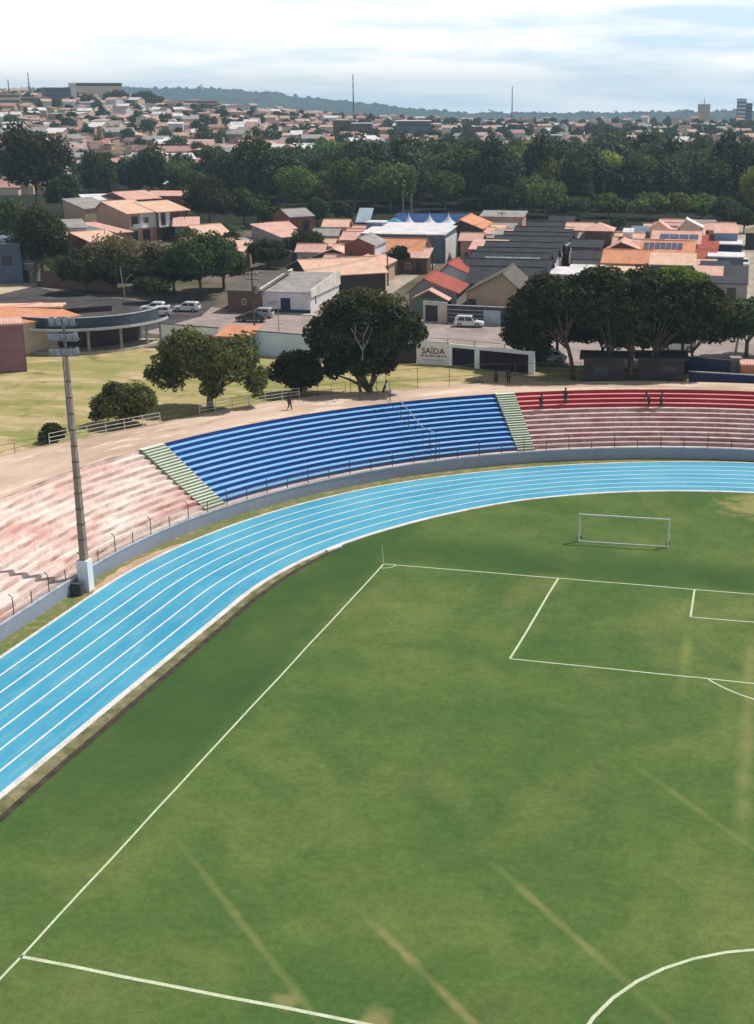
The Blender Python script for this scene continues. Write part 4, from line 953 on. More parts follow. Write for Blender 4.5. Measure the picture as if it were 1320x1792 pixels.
hp('olive roofed house beyond the end of the far street', 1306, 408, 3.4, 3, 8, 8, 'hip', 1.6, tile('olive_tile', lin((150, 140, 112)), lin((130, 122, 96))), 'dark', [('f', 3, 0, 3, 2, 'k')])
# tents and market by the wood
def tent(label, px, py, r=2.6, h=2.4):
    p = at(px, py, G+5.0); t = thing('peaked_tent', (p.x, p.y, G), label, 'tent', .1, 'white peaked tents behind the long warehouse')
    mb = MB(); n = 12; prof = [(1., 0), (.72, .16), (.45, .34), (.24, .55), (.1, .8), (.03, 1.), (0.005, 1.22)]
    for f_, z in prof:
        for i in range(n):
            a = 2*math.pi*i/n; sqr = 1/max(abs(math.cos(a)), abs(math.sin(a))); q = 1+(sqr-1)*f_
            mb.v.append((r*f_*q*math.cos(a), r*f_*q*math.sin(a), 5.0+h*z))
    for k in range(len(prof)-1):
        for i in range(n): mb.f.append((k*n+i, k*n+(i+1) % n, (k+1)*n+(i+1) % n, (k+1)*n+i)); mb.m.append(0)
    mb.build('canopy', mat('tent_fabric', lin((206, 212, 226)), lin((190, 196, 212)), .5, .6), t, smooth=True)
    for sx in (-1, 1):
        for sy in (-1, 1): MB().tube([(sx*r*.97, sy*r*.97, 0), (sx*r*.97, sy*r*.97, 5.05)], .07, 6).build('leg', m_wm, t)
tent('leftmost white peaked tent behind the long warehouse', 716, 397); tent('middle white peaked tent behind the long warehouse', 752, 396); tent('rightmost white peaked tent beside the orange roofed house', 785, 395)
m_tarp = mat('blue_tarpaulin', lin((48, 84, 140)), lin((36, 60, 108)), .5, .6)
hp('long dark blue tarpaulin market stall roof at the dark edge of the wood', 690, 388, 4.6, 5, 16, 5, 'shed', 1.2, m_tarp, 'navy', name='market_stall', cat='stall')
hp('turquoise peaked stall beside the blue market', 670, 394, 4.6, 5, 4, 4, 'hip', 1.4, mat('turquoise_tarp', lin((96, 160, 176)), lin((76, 136, 154)), .5), 'navy', name='market_stall', cat='stall')
hp('stall with tilted pale blue roof panel at the dark edge of the wood', 626, 387, 4.4, 5, 2.4, 3.4, 'shed', 2.2, mat('pale_blue_sheet', lin((176, 196, 206)), lin((150, 172, 184)), .5), 'navy', name='market_stall', cat='stall')
# left cluster, turned towards the right
h = hp('larger two storey house with long pink side wall and pale clay roof', 224, 374, 6.2, 60, 7.6, 13.5, 'x', 2.0, T_PALE, 'pink', [('f', 1.6, 3.3, 1.6, 2.2, 'k'), ('f', 4.6, 3.9, 1.1, 1.3, 'w'), ('f', 1.4, 0, 1.6, 2.3, 'k'), ('f', 4.4, 0, 1.8, 2.4, 'g')], over=.5, rp=.75)
MB().box(2.9, -.5, 2.9, 7.5, -.07, 3.1).box(2.9, -.16, 3.1, 3.7, -.07, 6).box(5.3, -.16, 3.1, 7.5, -.07, 6).box(3.7, -.16, 3.1, 5.3, -.07, 3.8).box(3.7, -.16, 5.3, 5.3, -.07, 6).build('white_front', wallm('white'), h)
MB().box(.5, -1.0, 2.9, 2.7, -.1, 3.05).box(.5, -1.0, 3.05, 2.7, -.93, 3.9).build('balcony', m_rwt, h)
h = hp('two storey house with white front and open balcony right of the pink one', 276, 371, 6.2, 60, 8.0, 12, 'x', 1.6, T_PALE, 'brown', [('f', 1.3, 3.9, .9, 1.3, 'k'), ('f', 4.4, 3.5, 2.4, 2.2, 'k'), ('f', 1.8, 0, 2, 2.4, 'd'), ('f', 4.6, 0, 2.4, 2.4, 'g')], over=.5, rp=.7)
MB().box(.05, -.5, 2.8, 6.5, -.08, 3.1).box(.05, -.2, 3.1, .6, -.08, 6.).box(1.9, -.2, 3.1, 3.0, -.08, 6.).box(3.0, -.5, 3.1, 6.4, -.42, 4.0).build('white_front', wallm('white'), h)
hp('beige side house with plain wall left of the long pink wall', 148, 366, 5.0, 60, 8, 10, 'shed', 1.8, T_ZINC, 'beige', [('f', 5, 2, 1.2, .9, 'k')], over=.2)
hp('long pink lean-to roof along the foot of the pink side wall', 206, 408, 3.4, 60, 3.6, 15, 'shed', 1.0, T_PINK, 'brown', over=.3)
hp('house with pale clay roof and dark left gable in front of the pink lean-to', 160, 424, 3.2, 60, 7.5, 11, 'x', 1.3, T_PALE, 'brown', [('f', 2, .8, 1.2, 1.2, 'w'), ('l', 3, .8, 1.2, 1.2, 'k')], over=.4, rp=.7)
hp('grey green flat roofed annex behind the pale clay roof', 140, 406, 3.8, 60, 5, 8, 'shed', .8, T_BLUG, 'beige', over=.1)
hp('white roofed house behind the long pink wall', 150, 352, 5.8, 40, 9, 8, 'shed', 1.0, T_WHITE, 'cream', over=.2)
hp('pink roofed house rising behind the two storey pair', 226, 350, 6.2, 60, 9, 14, 'x', 1.5, T_PINK, 'brown', over=.4)
hp('brown walled long house with red roof edge behind the two storey pair', 254, 343, 5.0, 12, 10, 7, 'shed', .8, T_PINK, 'brick', over=.3)
hp('small tower house with white roof at the top of the cluster', 288, 322, 6.6, 12, 4.6, 5, 'shed', .6, T_WHITE, 'pink', [('f', 1.4, 3.6, 1, 1.2, 'k')], over=.4)
hp('small pink roofed house under the tower house', 297, 344, 4.6, 12, 5.0, 6, 'x', 1., T_PINK, 'brick', over=.3)
hp('pink lean-to with green gates right of the open balcony', 306, 396, 3.4, 25, 5.0, 7, 'shed', 1.2, T_PINK, 'green', [('f', 1.4, 0, 2, 2.2, 'g'), ('f', 3.8, 0, 1.6, 2.2, 'g')], over=.5)
hp('house with red hipped roof at the left edge below the tallest dark tree', -6, 376, 3.6, 6, 7.5, 8, 'hip', 1.8, T_RED, 'dark', over=.6)
hp('tall grey blue building with white upper wall at the left edge', -14, 428, 6.8, 25, 4.6, 6, 'shed', .8, T_BLUG, 'bluegrey', [('f', 2.2, 3.2, 1.8, 1.6, 'k')], over=.3)
hp('small white hut with dark door under the very dark tree', 27, 462, 3.2, 15, 3.0, 3, 'flat', 0, T_WHITE, 'grey', [('f', 1.8, 0, .9, 2.1, 'k')], over=.15)
# middle cluster
hp('terracotta gabled house with red brown side behind the shaded road tree', 352, 414, 3.6, 55, 7, 9, 'x', 1.8, T_PALE, 'brick', over=.4)
h = hp('house with cream lean-to roof and white columned veranda', 352, 440, 3.6, 10, 7.8, 7, 'shed', 1.2, T_PALE, 'beige', over=.3)
for u in (4.8, 5.6, 6.4, 7.2): MB().box(u, -1.4, 0, u+.2, -1.2, 1.2).build('baluster', m_rwt, h)
MB().box(4.4, -1.5, -.1, 7.8, 0, .1).box(7.4, -1.4, .1, 7.6, -1.2, 3.3).build('veranda', m_rwt, h)
h = hp('long house with pinkish roof and tall white columns at its right end', 494, 416, 4.8, 55, 5.5, 11, 'shed', 1.7, T_PINK, 'grey', over=.3)
for u in (.3, 1.7, 3.1, 4.6): MB().box(u, -2., 0, u+.35, -1.65, 4.6).build('column', m_rwt, h)
hp('low patched grey and pink roof house left of the tall white columns', 448, 432, 3.0, 50, 5, 7, 'shed', 1., T_ZINC, 'brown', [('f', 3, .6, 2, 1.4, 'k')], over=.3)
hp('plain grey walled yard building right of the dark bush', 464, 442, 2.6, 8, 5.2, 3, 'flat', 0, T_GREY, 'grey', over=.05)
hp('dark brick house with two pale roof slopes half hidden in trees', 508, 380, 5.0, 50, 6, 8, 'x', 1.4, T_ZINC, 'brick', [('f', 4, 1.6, 1.6, 2.4, 'k')], over=.3)
hp('small pink roofed house at the edge of the wood beside the pale palm', 596, 420, 3.2, 8, 5, 9, 'x', 1.2, T_PINK, 'pink', over=.3)
hp('small house with brownish roof hidden behind the green bushy tree', 540, 430, 3.0, 8, 5, 5, 'x', 1.1, T_PALE, 'brick', over=.3)
hp('low pink roofed house between the pale palm and the brick house', 580, 440, 3.2, 4, 6, 6, 'x', 1., T_PINK, 'brick', over=.3)
hp('pink roofed cottage just below the small blue grey box building', 616, 404, 3.6, 4, 3.4, 4, 'x', .9, T_PINK, 'pink', over=.3)

FIL = [(372, 432, 3.2, 40, 5, 6, 'x', 0), (462, 424, 3.2, 45, 5, 6, 'x', 1), (520, 440, 3.0, 10, 5, 5, 'x', 1), (556, 446, 3.2, 5, 6, 6, 'y', 0), (566, 460, 3.0, 5, 5, 5, 'x', 1), (548, 412, 3.4, 10, 5, 6, 'x', 2), (606, 412, 3.4, 5, 4, 5, 'x', 1), (640, 412, 4.4, 5, 4, 5, 'shed', 2),
       (700, 450, 3.0, 5, 5, 4, 'shed', 1), (806, 420, 4.2, 5, 4, 5, 'x', 1), (842, 416, 3.6, 5, 4, 5, 'shed', 2), (872, 412, 3.4, 5, 5, 5, 'x', 1), (1002, 452, 3.6, 4, 5, 6, 'x', 3), (1012, 424, 4.4, 4, 5, 5, 'shed', 2), (1062, 452, 3.6, 3, 6, 5, 'x', 1), (1048, 428, 4.0, 3, 5, 6, 'x', 1), (1078, 420, 4.6, 3, 5, 5, 'x', 0),
       (1110, 432, 4.2, 3, 5, 5, 'x', 1), (1128, 404, 5.0, 3, 5, 6, 'x', 0), (1160, 396, 5.2, 3, 6, 6, 'x', 1), (1205, 400, 5.0, 3, 5, 6, 'shed', 2), (1240, 402, 5.4, 3, 5, 6, 'x', 1), (1216, 486, 3.2, 3, 4, 5, 'shed', 1), (1228, 478, 3.6, 3, 4, 6, 'shed', 3), (992, 402, 4.8, 4, 5, 6, 'x', 0), (60, 420, 4.0, 30, 6, 6, 'x', 1), (320, 430, 3.2, 35, 5, 5, 'x', 0), (100, 400, 4.6, 40, 6, 6, 'shed', 2), (480, 402, 4.2, 50, 5, 7, 'x', 1), (566, 396, 4.6, 10, 5, 6, 'x', 0)]
for i_, (x_, y_, ze_, yw_, w_, d_, k_, c_) in enumerate(FIL):
    hp('small low house with %s roof packed between the bigger near houses' % ('pale clay', 'pink clay', 'grey sheet', 'dark slate')[c_], x_, y_, ze_, yw_, w_, d_, k_, 1.1, (T_PALE, T_PINK, T_ZINC, T_DARK)[c_], ('brick', 'cream', 'white', 'brown', 'pink')[i_ % 5], [('f', w_*.3, .9, 1., 1.1, 'w'), ('f', w_*.7, 0, .9, 2.1, 'd')], group='small %s roofed houses packed between the near houses' % ('pale clay', 'pink clay', 'grey sheet', 'dark slate')[c_])

# ------------------------------------------------------------------ buildings on the near side of the road
cx, cy = -62.0, 62.2
cb = thing('curved_pavilion', (cx, cy, G), 'dark curved single storey pavilion with white edged canopy facing the dry field', 'pavilion')
def arc(r, a0=-1.86, a1=.16, n=26): return [(r*math.cos(a0+(a1-a0)*i/n), r*math.sin(a0+(a1-a0)*i/n)) for i in range(n+1)]
def ring_(r0, r1, z0, z1, mb=None, **k):
    a, b = arc(r0, **k), arc(r1, **k); mb = mb or MB(); n = len(a)
    mb.add([(p[0], p[1], z) for z in (z0, z1) for p in a+b], [f for i in range(n-1) for f in ((i, i+1, n+i+1, n+i), (2*n+i, 3*n+i, 3*n+i+1, 2*n+i+1), (n+i, n+i+1, 3*n+i+1, 3*n+i), (i, 2*n+i, 2*n+i+1, i+1))]+[(0, n, 3*n, 2*n), (n-1, 3*n-1, 4*n-1, 2*n-1)])
    return mb
m_slate = mat('slate_paint', lin((78, 92, 104)), lin((66, 78, 90)), .6)
ring_(0.5, 11.4, -.4, .28).build('floor_slab', mat('pale_floor', lin((190, 184, 168)), lin((160, 156, 142)), .5), cb)
ring_(7.6, 7.9, .25, 3.1).build('back_wall', wallm('dark'), cb)
ring_(7.5, 11.6, 3.05, 3.2).build('canopy', wallm('dark'), cb)
ring_(11.6, 11.72, 3.0, 3.3).build('canopy_edge', m_rwt, cb)
ring_(10.3, 10.5, 3.2, 4.45).build('parapet', m_slate, cb)
ring_(10.25, 10.55, 4.45, 4.55).build('parapet_edge', m_rwt, cb)
ring_(.5, 10.25, 3.2, 3.35).build('roof', mat('dark_roof_felt', lin((70, 64, 64)), lin((96, 90, 88)), .5), cb)
for a in (-1.0, -.62, -.25, .05):
    MB().box(11.0*math.cos(a)-.13, 11.0*math.sin(a)-.13, .2, 11.0*math.cos(a)+.13, 11.0*math.sin(a)+.13, 3.08).build('column', wallm('grey'), cb)
MB().prism([(9.1, 1.4), (10.2, 1.7), (10.25, .9), (9.1, .8)], 3.2, 4.5).build('end_wall', m_rwt, cb)
MB().prism([(-2, -8.5), (7.5, -3.4), (8.0, -4.0), (-1.6, -9.4)], 3.36, 3.9).build('roof_light', T_WHITE, cb)
MB().prism([(-6.5, -4), (2, 4), (2.4, 3.6), (-6.2, -4.5)], 3.36, 4.1).build('roof_beam', wallm('dark'), cb)
hp('long low building with orange roof left of the curved pavilion', 30, 567, 4.0, 62, 8.6, 9, 'shed', .7, T_ORNG, 'cream', over=.4)
hp('low annex with two white edged roof terraces behind the long orange roof', -10, 540, 4.6, 20, 8.5, 3, 'flat', 0, T_PALE, 'mauve', over=.2)
hp('tall plain pink block at the left edge with a dark shaded side', -16, 571, 5.6, 34, 3.6, 5, 'flat', 0, T_PINK, 'mauve', over=.02)
p = at(40, 622, G)
MB().box(-1.3, -.2, 0, 0, .2, 3.4).build('wall', m_white, thing('white_wall_panel', p, 'short white wall panel between the pink block and the curved pavilion', 'wall'))
# beige yard with wall
m_yard = mat('beige_yard', lin((206, 190, 164)), lin((182, 166, 142)), .3)
sheet('yard', [tuple(at(-20, 520, G))[:2], tuple(at(66, 500, G))[:2], tuple(at(62, 484, G))[:2], tuple(at(-20, 492, G))[:2]], G+.03, m_yard)
a, b = at(72, 500, G), at(300, 508, G)
wallthing('long dark brown street wall in the shade below the palm', a, at(205, 512, G), 2.6, .2, wallm('brown'))
# field walls
a, b = at(284, 606, G), at(384, 614, G)
wallthing('pale grey wall between the curved pavilion and the orange kiosk', a, b, 2.9, .2, mat('pale_grey_render', lin((232, 234, 236)), lin((212, 216, 220)), .4, fine=.1), cap=m_post)
k = hp('small kiosk with orange lean-to roof and blue side wall by the field', 381, 588, 2.5, -2, 4.2, 3.4, 'shed', .7, T_ORNG, 'navy', [('f', 1.6, .9, 1.6, 1., 'k')], over=.3, name='kiosk', cat='kiosk')
MB().box(4.16, -.02, 0, 4.3, 3.4, 2.6).build('blue_side', mat('bright_blue_paint', lin((40, 130, 180)), lin((34, 110, 160)), .6), k)
a, b = at(443, 621, G), at(584, 633, G)
wallthing('light blue field wall between the kiosk and the big dark tree', a, b, 3.0, .2, mat('light_blue_render', lin((206, 226, 238)), lin((188, 210, 224)), .35, fine=.1), cap=m_post)
a, b = at(584, 633, G), at(729, 636, G)
wallthing('low shaded wall piece behind the big dark tree beside the exit wall', a, b, 2.4, .2, wallm('dark'), gates=[(2.0, 4.6, m_gate)])
a, b = at(730, 637, G), at(787, 640, G)
sg = wallthing('white exit wall painted with the word SAÍDA beside the dark gates', a, b, 2.75, .2, m_white, name='exit_wall', cap=m_rwt)
L = (Vector((b.x, b.y, 0))-Vector((a.x, a.y, 0))).length
def text(s, size, x, z, m, parent, ext=.015, name='lettering', sx=1.):
    cu = bpy.data.curves.new(name, 'FONT'); cu.body = s; cu.size = size; cu.extrude = ext; cu.align_x = 'CENTER'; cu.offset = .012*size; cu.space_character = 1.06
    o = bpy.data.objects.new(name, cu); COL.objects.link(o); dg = bpy.context.evaluated_depsgraph_get()
    me = bpy.data.meshes.new_from_object(o.evaluated_get(dg)); bpy.data.objects.remove(o)
    me.materials.clear(); me.materials.append(m); o = bpy.data.objects.new(name, me); COL.objects.link(o); o.parent = parent
    o.location = (x, -.02, z); o.rotation_euler = (math.pi/2, 0, 0); o.scale = (sx, 1, 1); return o
text('SAÍDA', 1.0, L*.5, 1.35, mat('crimson_letter_paint', lin((120, 30, 76)), lin((96, 24, 66)), 3), sg, sx=1.0)
mb = MB(); r2 = random.Random(5); x = .45
while x < L-.5:                                                    # an unreadable smaller line of painted strokes
    wd = r2.uniform(.06, .13); mb.box(x, -.035, 1.0+r2.uniform(-.03, .02), x+wd, -.005, 1.2+r2.uniform(-.04, .03)); x += wd+(.05 if r2.random() > .2 else .16)
mb.build('small_lettering', mat('faded_violet_paint', lin((140, 70, 110)), lin((90, 90, 130)), 1.2), sg)
MB().box(.7, -.035, .52, L-.9, -.005, .64).build('faded_line', mat('faded_grey_paint', lin((196, 196, 206)), lin((176, 176, 190)), 2), sg)
a, b = at(788, 640, G), at(935, 655, G)
wallthing('white framed wall with two wide dark gates right of the exit wall', a, b, 2.7, .22, m_white, name='gate_wall', gates=[(.25, 3.3, mat('dark_gate', lin((44, 40, 56)), lin((36, 32, 46)), 1)), (3.95, 10.4, mat('dark_maroon_gate', lin((56, 36, 46)), lin((44, 28, 38)), 1))])
fw_ = thing('wall_wire', (a.x, a.y, G+2.7), 'thin wire strung on short posts along the top of the exit and gate walls', 'wire')
q0 = at(730, 637, G); q1 = at(935, 655, G)
mb = MB(); mb.tube([(q0.x, q0.y, G+3.25), (a.x, a.y, G+3.3), (q1.x, q1.y, G+3.2)], .025, 4)
for f_ in (.02, .27, .5, .75, .98): p = Vector(q0).lerp(Vector(q1), f_); mb.tube([(p.x, p.y, G+2.7), (p.x, p.y, G+3.35)], .04, 5)
mb.build('wire', m_post, fw_, world=True)
# kiosk and blue fence behind the dark row
k = hp('dark flat roofed kiosk building under the dark row of trees', 1022, 628, 2.7, 8, 4.6, 4, 'flat', 0, wallm('dark'), 'dark', [('f', 2, .8, 1.6, 1, 'k')], over=.5, name='kiosk', cat='kiosk')
hp('dark open sided kiosk with flat roof slab behind the thick tree', 1118, 628, 2.5, 8, 5.2, 4, 'flat', 0, wallm('dark'), 'dark', [('f', 3.6, .9, 1.6, .8, 'k')], over=.5, name='kiosk', cat='kiosk')
a, b = at(1186, 652, G), at(1278, 660, G)
wallthing('navy blue wall behind the rightmost drooping tree', a, b, 1.9, .2, wallm('navy'), cap=m_post)
a, b = at(1278, 656, G), at(1298, 656, G)
wallthing('short grey wall block beside the leaning wooden pole', a, b, 2.0, 1.4, wallm('grey'))
hp('low reddish walled hut at the right edge beside the grey wall block', 1297, 640, 1.6, 5, 4.5, 3, 'flat', 0, T_PINK, 'orange', over=.1, name='hut', cat='hut')
a, b = at(1205, 667, G), at(1420, 680, G)
t = wallthing('dark blue rail fence at the right end of the upper walkway', a, b, 1.1, .08, mat('dark_blue_panel', lin((40, 56, 92)), lin((32, 46, 78)), 1), name='panel_fence', cat='fence', cap=m_rwt)
a = at(1180, 652, G)

# ------------------------------------------------------------------ poles, lamps and wires
m_pole = mat('pole_wood', lin((110, 96, 84)), lin((84, 72, 62)), 1)
m_polc = mat('pole_concrete', lin((170, 162, 152)), lin((146, 138, 128)), 1)
POLES = {}
def pole(key, label, px, py, hpx, arms=1, lean=0., m=None, lamp=None, rad=.13, group='utility poles along the streets'):
    p = at(px, py, G); k = FOC/float(np.dot(np.array(p)-CAM, FW)); h = hpx/k
    t = thing('utility_pole', (p.x, p.y, G), label, 'utility pole', 0, group)
    MB().tube([(0, 0, -.3), (lean*.5, 0, h*.5), (lean, 0, h)], [rad*1.2, rad, rad*.75], 8).build('pole', m or m_pole, t)
    for i in range(arms):
        z = h-.35-i*.7; c = MB().bar((lean-.95, 0, z), (lean+.95, 0, z), .1, .12).build('crossarm', m_pole, t)
        ib = MB()
        for q in (-.8, -.3, .3, .8): ib.tube([(lean+q, 0, z+.05), (lean+q, 0, z+.25)], .05, 6)
        ib.build('insulators', m_white, c)
    if lamp:
        MB().tube([(lean, 0, h*lamp[2]), (lean+lamp[0]*.6, -.1, h*lamp[2]+lamp[1]*.7), (lean+lamp[0], -.15, h*lamp[2]+lamp[1])], .05, 6).build('lamp_arm', m_galv2, t)
        MB().box(lean+lamp[0]-.15, -.3, h*lamp[2]+lamp[1]-.06, lean+lamp[0]+.45, 0, h*lamp[2]+lamp[1]+.06).build('lamp_head', m_galv2, t)
    POLES[key] = Vector((p.x+lean, p.y, G+h-.15)); return t
m_galv2 = m_gal
t = pole('a', 'utility pole with transformer and bracket beside the dark parked car', 446, 576, 100, 2, -.1, lamp=(1.5, 1.6, .42))
MB().tube([(.35, 0, 5.0), (.35, 0, 6.1)], .28, 10).build('transformer', m_gal, t)
pole('b', 'thin grey post standing on the light blue field wall', 490, 622, 95, 0, 0, m_polc, rad=.06)
pole('c', 'dark utility pole in front of the brick two storey house', 679, 500, 60, 1)
pole('d', 'dark utility pole on the side street corner above the red roofs', 757, 474, 62, 1)
pole('e', 'pale wooden pole at the far end of the side street', 877, 430, 58, 1, .2, m_polc)
pole('f', 'leaning pale wooden pole at the right edge near the far street', 1285, 626, 98, 1, .95, m_polc)
pole('g', 'thin pole standing before the pale clay roof by the sparse tree', 186, 445, 44, 0, rad=.1)
pole('h', 'thin pole beside the green gates of the pink lean-to', 325, 418, 48, 0, rad=.1)
pole('i', 'pale thin pole among the trees behind the tents', 706, 386, 50, 0, 0, m_polc, rad=.14, group='pale poles before the wood'); pole('j', 'second pale thin pole beside the one behind the tents', 721, 386, 46, 0, 0, m_polc, rad=.14, group='pale poles before the wood')
p = at(219, 529, G)
t = thing('street_lamp', (p.x, p.y, G), 'pale forked street lamp post with two arms under the sparse brownish tree', 'street lamp')
MB().tube([(0, 0, 0), (0, 0, 2.0)], .11, 8).build('post', m_polc, t); 
MB().tube([(0, 0, 1.9), (-.25, 0, 3.6), (-.4, 0, 5.6)], .08, 7).build('arm', m_polc, t); MB().tube([(0, 0, 1.9), (.5, 0, 3.6), (1.2, 0, 4.3)], .08, 7).build('arm', m_polc, t)
MB().box(1.1, -.15, 4.25, 1.7, .15, 4.4).build('lamp_head', m_gal, t)
p = at(397, 497, G)
t = thing('street_lamp', (p.x, p.y, G), 'small white globe lamp post beside the veranda house', 'street lamp'); MB().tube([(0, 0, 0), (0, 0, 2.7)], .07, 7).build('post', m_white, t); MB().tube([(0, 0, 2.65), (0, 0, 2.75), (0, 0, 2.95), (0, 0, 3.05)], [.1, .22, .22, .08], 8).build('globe', m_white, t)
m_wire = mat('black_cable', (.02, .02, .02), (.03, .03, .03), 2)
def cable(label, a, b, sag=.6, n=2):
    t = thing('power_cable', a, label, 'cable', 0, 'power cables over the streets'); mb = MB()
    for i in range(n):
        o = Vector((.25*(i-(n-1)/2), 0, -.15*i))
        mb.tube([Vector(a).lerp(Vector(b), q/10.)+o-Vector((0, 0, sag*4*(q/10.)*(1-q/10.))) for q in range(11)], .02, 4)
    mb.build('wires', m_wire, t, world=True)
pl = at(-40, 500, G); pl = Vector((pl.x, pl.y, G+7.2))
cable('pair of cables running from the transformer pole past the curved pavilion', POLES['a'], pl, 1.0, 3)
cable('cables crossing from the transformer pole to the brick house pole', POLES['a'], POLES['c'], .9)
cable('cables along the side street between its two dark poles', POLES['c'], POLES['d'], .5)
cable('cables from the side street corner pole to the far pale pole', POLES['d'], POLES['e'], .6)

# ------------------------------------------------------------------ vehicles
m_tyre = mat('tyre_rubber', (.02, .02, .02), (.035, .035, .035), 4, .8); m_rim = mat('wheel_rim', (.45, .45, .46), (.3, .3, .31), 3, .35, .5)
m_cg = mat('car_glass', (.02, .024, .03), (.03, .034, .04), 1, .08, .6)
m_hl = mat('headlight_glass', (.8, .8, .8), (.6, .6, .62), 3, .15, .6); m_tl = mat('tail_light', (.4, .03, .03), (.25, .02, .02), 3, .2, .6)
def car(label, px, py, yaw, paint, kind='suv', group=None, loc=None):
    p = loc or at(px, py, G); t = thing('parked_car', (p[0], p[1], G+.03), label, 'car', R_(yaw), group)
    L, W2, hb, hr = dict(suv=(4.75, .92, 1.02, 1.8), hatch=(4.0, .84, .88, 1.46), sedan=(4.4, .86, .88, 1.44))[kind]
    prof = dict(suv=[(-.5, .45), (-.5, .85), (-.47, 1.0), (-.20, 1.02)], hatch=[(-.5, .35), (-.5, .65), (-.46, .78), (-.22, .86)], sedan=[(-.5, .35), (-.5, .65), (-.45, .78), (-.2, .86)])[kind]
    # lower body: closed side profile swept across with tumblehome
    low = [(-.5*L, .32), (-.505*L, .62), (-.47*L, hb*.84), (-.24*L, hb), (.46*L, hb), (.495*L, hb*.9), (.5*L, .5), (.47*L, .3)]
    mb = MB(); n = len(low); secs = [(-W2, .93), (-W2*.96, 1.), (W2*.96, 1.), (W2, .93)]
    for y, k in secs:
        for x, z in low: mb.v.append((x*k*1.0 if abs(y) == W2 else x, y, .3+(z-.3)*k))
    for s in range(3):
        for i in range(n): mb.f.append((s*n+i, s*n+(i+1) % n, (s+1)*n+(i+1) % n, (s+1)*n+i)); mb.m.append(0)
    mb.f += [tuple(range(n)), tuple(range(3*n, 4*n))]; mb.m += [0, 0]
    xr_ = dict(suv=.44, hatch=.42, sedan=.30)[kind]; xe = dict(suv=.48, hatch=.48, sedan=.42)[kind]
    cab = [(-.24*L, hb-.02), (-.09*L, hr-.06), (-.05*L, hr), (xr_*L*.9, hr), (xr_*L, hr-.1), (xe*L, hb-.02)]
    k0 = len(mb.v); n2 = len(cab)
    for y, q in ((-1, 1), (1, 1)):
        for x, z in cab: mb.v.append((x, y*(W2*.95-.16*(z-hb)/(hr-hb)), z))
    for i in range(n2): mb.f.append((k0+i, k0+(i+1) % n2, k0+n2+(i+1) % n2, k0+n2+i)); mb.m.append(0)
    mb.f += [tuple(range(k0, k0+n2)), tuple(range(k0+n2, k0+2*n2))]; mb.m += [0, 0]
    b = mb.build('body', paint, t)
    def yz(z): return W2*.95-.16*(z-hb)/(hr-hb)
    for sg_ in (-1, 1):
        g_ = MB(); e = .012
        for x0, x1, x2, x3 in ((-.19*L, -.075*L, .1*L, .1*L), (.125*L, .125*L, xr_*L*.72, xe*L*.78)):
            z0, z1 = hb+.04, hr-.16
            g_.add([(x0, sg_*(yz(z0)+e), z0), (x3, sg_*(yz(z0)+e), z0), (x2, sg_*(yz(z1)+e), z1), (x1, sg_*(yz(z1)+e), z1), (x0, sg_*(yz(z0)-.03), z0), (x3, sg_*(yz(z0)-.03), z0), (x2, sg_*(yz(z1)-.03), z1), (x1, sg_*(yz(z1)-.03), z1)],
                   [(0, 1, 2, 3), (7, 6, 5, 4), (0, 4, 5, 1), (1, 5, 6, 2), (2, 6, 7, 3), (3, 7, 4, 0)])
        g_.build('side_window', m_cg, t)
    for nm, (xa, za), (xb, zb) in (('windscreen', (-.225*L, hb+.05), (-.10*L, hr-.12)), ('rear_window', (xe*L-.01, hb+.08), (xr_*L+.005, hr-.16))):
        s_ = -1 if nm == 'windscreen' else 1; g_ = MB(); e = .03*s_
        v = [(xa+e, -yz(za)+.1, za), (xa+e, yz(za)-.1, za), (xb+e, yz(zb)-.1, zb), (xb+e, -yz(zb)+.1, zb)]
        g_.add(v+[(x-e*1.6, y, z-.02) for x, y, z in v], [(0, 1, 2, 3), (7, 6, 5, 4), (0, 4, 5, 1), (1, 5, 6, 2), (2, 6, 7, 3), (3, 7, 4, 0)]); g_.build(nm, m_cg, t)
    rw = .38 if kind == 'suv' else .31
    for x in (-.31*L, .30*L):
        for sg_ in (-1, 1):
            wb = MB(); wb.tube([(x, sg_*(W2-.2), rw), (x, sg_*(W2+.02), rw)], rw, 16); wh = wb.build('wheel', m_tyre, t)
            MB().tube([(x, sg_*(W2-.1), rw), (x, sg_*(W2+.035), rw)], rw*.62, 12).build('rim', m_rim, wh)
    for sg_ in (-1, 1):
        MB().box(-.508*L, sg_*W2*.72-.16, hb*.62, -.47*L, sg_*W2*.72+.16, hb*.8).build('headlight', m_hl, t)
        MB().box(.47*L, sg_*W2*.78-.12, hb*.7, .503*L, sg_*W2*.78+.12, hb*.92).build('tail_light', m_tl, t)
        MB().box(-.17*L, sg_*(W2+.1)-.1, hb+.02, -.14*L, sg_*(W2+.1)+.1, hb+.17).build('mirror', paint, t)
    return t
m_pw = mat('white_car_paint', (.78, .78, .79), (.72, .72, .74), .5, .25, .5, fine=.05); m_pk = mat('dark_car_paint', (.035, .032, .036), (.05, .045, .05), .5, .3, .5, fine=.05); m_ps = mat('silver_car_paint', (.5, .5, .51), (.44, .44, .45), .5, .3, .5, fine=.05); m_pr = mat('maroon_car_paint', (.12, .03, .03), (.09, .025, .025), .5, .3, .5, fine=.05)
car('white off road car parked before the dark striped wall', 821, 572, 184, m_pw, 'suv').scale = (.87,)*3
car('white saloon car on the shaded road behind another white car', 272, 545, 12, m_pw, 'sedan')
car('white hatchback nearest the curved pavilion beside the white saloon', 278, 553, 25, m_pw, 'hatch')
car('white hatchback driving alone on the shaded road', 328, 545, 6, m_pw, 'hatch')
car('dark car behind the transformer pole on the front road', 441, 563, 3, m_pk, 'sedan')
